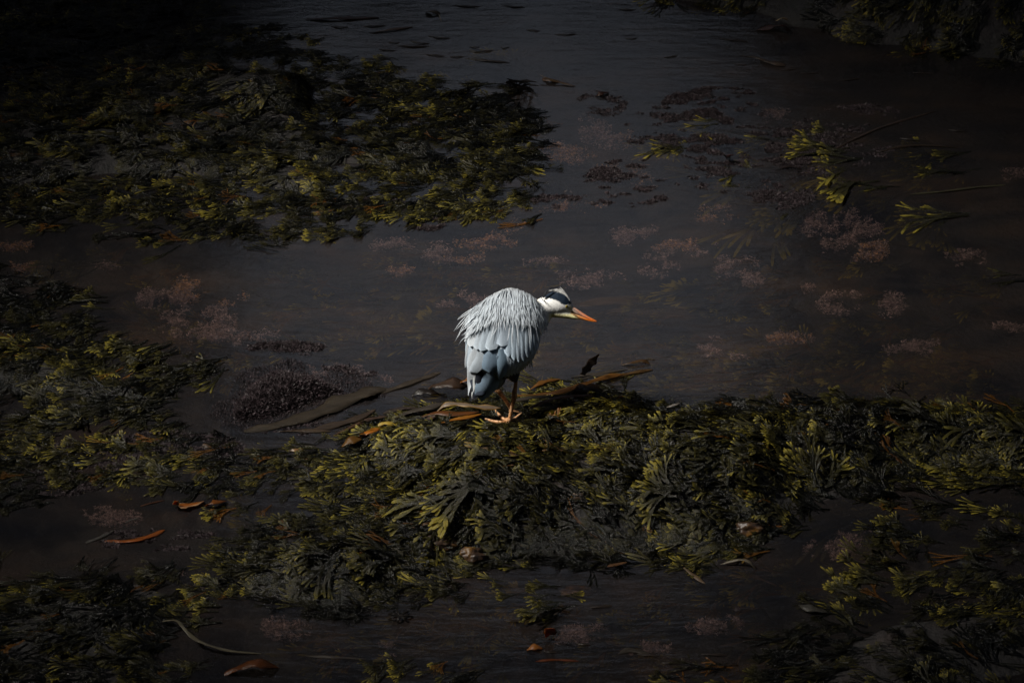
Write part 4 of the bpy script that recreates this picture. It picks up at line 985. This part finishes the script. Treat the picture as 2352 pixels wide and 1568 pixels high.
beak([(1120, 335, -.03, 32, 30), (1160, 350, -.03, 27, 24), (1200, 371, -.03, 21, 18), (1245, 394, -.03, 16, 13), (1290, 417, -.03, 11.5, 9), (1335, 437, -.03, 7, 6), (1368, 450, -.03, 3.5, 3), (1383, 456, -.03, 1, 1)], 'upper_beak', upc)
beak([(1110, 375, -.03, 24, 24), (1160, 394, -.03, 20, 19), (1205, 411, -.03, 16, 14), (1250, 427, -.03, 12, 11), (1300, 443, -.03, 8, 8), (1345, 453, -.03, 5, 5), (1376, 458, -.03, 1.5, 1.5)], 'lower_beak', loc)
head_strand([(1150, 376, -.012), (1215, 398, -.014), (1290, 427, -.02), (1350, 448, -.026)], 3.0, (.10, .045, .02), 'gape')
head_strand([(1168, 347, -.010), (1195, 362, -.012), (1225, 378, -.016)], 3.0, (.05, .035, .03), 'nostril')
# eye
def ball(name, c_, r_, m_, squash=None):
    bm = bmesh.new(); bmesh.ops.create_uvsphere(bm, u_segments=16, v_segments=10, radius=r_); bmesh.ops.translate(bm, verts=bm.verts, vec=c_)
    V = np.array([v.co[:] for v in bm.verts]); F = [[v.index for v in f.verts] for f in bm.faces]; bm.free()
    return mesh_obj(name, V, F, m_, heron)
M_iris, t, p = mat('iris'); p.inputs['Base Color'].default_value = (.25, .19, .03, 1); p.inputs['Roughness'].default_value = .1
M_pupil, t, p = mat('pupil'); p.inputs['Base Color'].default_value = (.003, .003, .003, 1); p.inputs['Roughness'].default_value = .05
for side in (1, -1):
    q, nrm = onbody(1108, 322, side)
    ball('eye', q-nrm*CU*4, CU*13, M_iris); ball('pupil', q+nrm*CU*5, CU*8.5, M_pupil)

# legs
M_leg, t, p = mat('leg_skin')
nn = noise(t, 90, 4, objvec(t, (1, 1, 1.5))); c = ramp(t, nn, [(.35, (.14, .06, .022)), (.5, (.48, .24, .095)), (.65, (.66, .42, .25))])
t.links.new(c, p.inputs['Base Color']); p.inputs['Roughness'].default_value = .5; bump(t, noise(t, 220, 2, objvec(t)), .5, .003, p)
def limb(P_, R_, name='leg', par=heron):
    dense = []; rad = []
    for k_ in range(len(P_)-1):
        for s_ in range(6):
            f = s_/6; p0 = P_[max(k_-1, 0)]; p1 = P_[k_]; p2 = P_[k_+1]; p3 = P_[min(k_+2, len(P_)-1)]
            dense.append(.5*((2*p1)+(-p0+p2)*f+(2*p0-5*p1+4*p2-p3)*f*f+(-p0+3*p1-3*p2+p3)*f**3)); rad.append(R_[k_]*(1-f)+R_[k_+1]*f)
    dense.append(P_[-1]); rad.append(R_[-1]); secs = []
    for i, c_ in enumerate(dense):
        T = (dense[min(i+1, len(dense)-1)]-dense[max(i-1, 0)]).normalized(); ref = RT if abs(T.x) < .8 else Vector((0, 0, 1))
        u = T.cross(ref).normalized(); v = u.cross(T).normalized(); secs.append((c_, u, v, rad[i], rad[i]))
    V, F = ring_loft(secs, 12)
    o = mesh_obj(name, np.array([v[:] for v in V]), F, M_leg, par)
    if par is not heron: o.matrix_parent_inverse = Matrix.Translation(-heron.location)
    return o
def onground(cx, cy, up=.012):
    px, py = hpx(cx, cy); q = gh(px, py); z = q.z+up
    return g(px, py, z)
y = LY
leg1 = limb([VP(655, 950, y), VP(652, 1030, y), VP(641, 1092, y), VP(641, 1125, y), VP(628, 1180, y), VP(612, 1260, y), VP(600, 1320, y), FOOT+Vector((0, 0, .006))], [.0075, .0080, .0108, .0125, .0085, .0076, .0085, .0105])
fz = FOOT+Vector((0, 0, .004))
def toe(pts, rads, par=None):
    return limb([fz]+[onground(*q) for q in pts], rads, 'toe', heron)
toe([(530, 1352), (455, 1342), (378, 1318)], [.0105, .0078, .0064, .0036])
toe([(545, 1322), (500, 1278), (464, 1234)], [.0105, .0075, .006, .0036])
toe([(578, 1392), (602, 1425), (624, 1462)], [.0105, .0080, .0068, .0038])
toe([(640, 1318), (672, 1295), (706, 1268)], [.0090, .0060, .005, .003])
leg2 = limb([VP(478, 1010, LY+.06), VP(484, 1060, LY+.06), VP(505, 1075, LY+.06), VP(560, 1150, LY+.07), VP(606, 1225, LY+.08), VP(625, 1262, LY+.08)], [.009, .0125, .012, .0085, .0085, .009])
f2 = onground(628, 1262, .0)
limb([f2+Vector((0, 0, .01)), onground(680, 1262, .004), onground(715, 1262, -.004)], [.008, .006, .003], 'toe')
limb([f2+Vector((0, 0, .01)), onground(590, 1262, .0), onground(560, 1255, -.006)], [.008, .006, .003], 'toe')
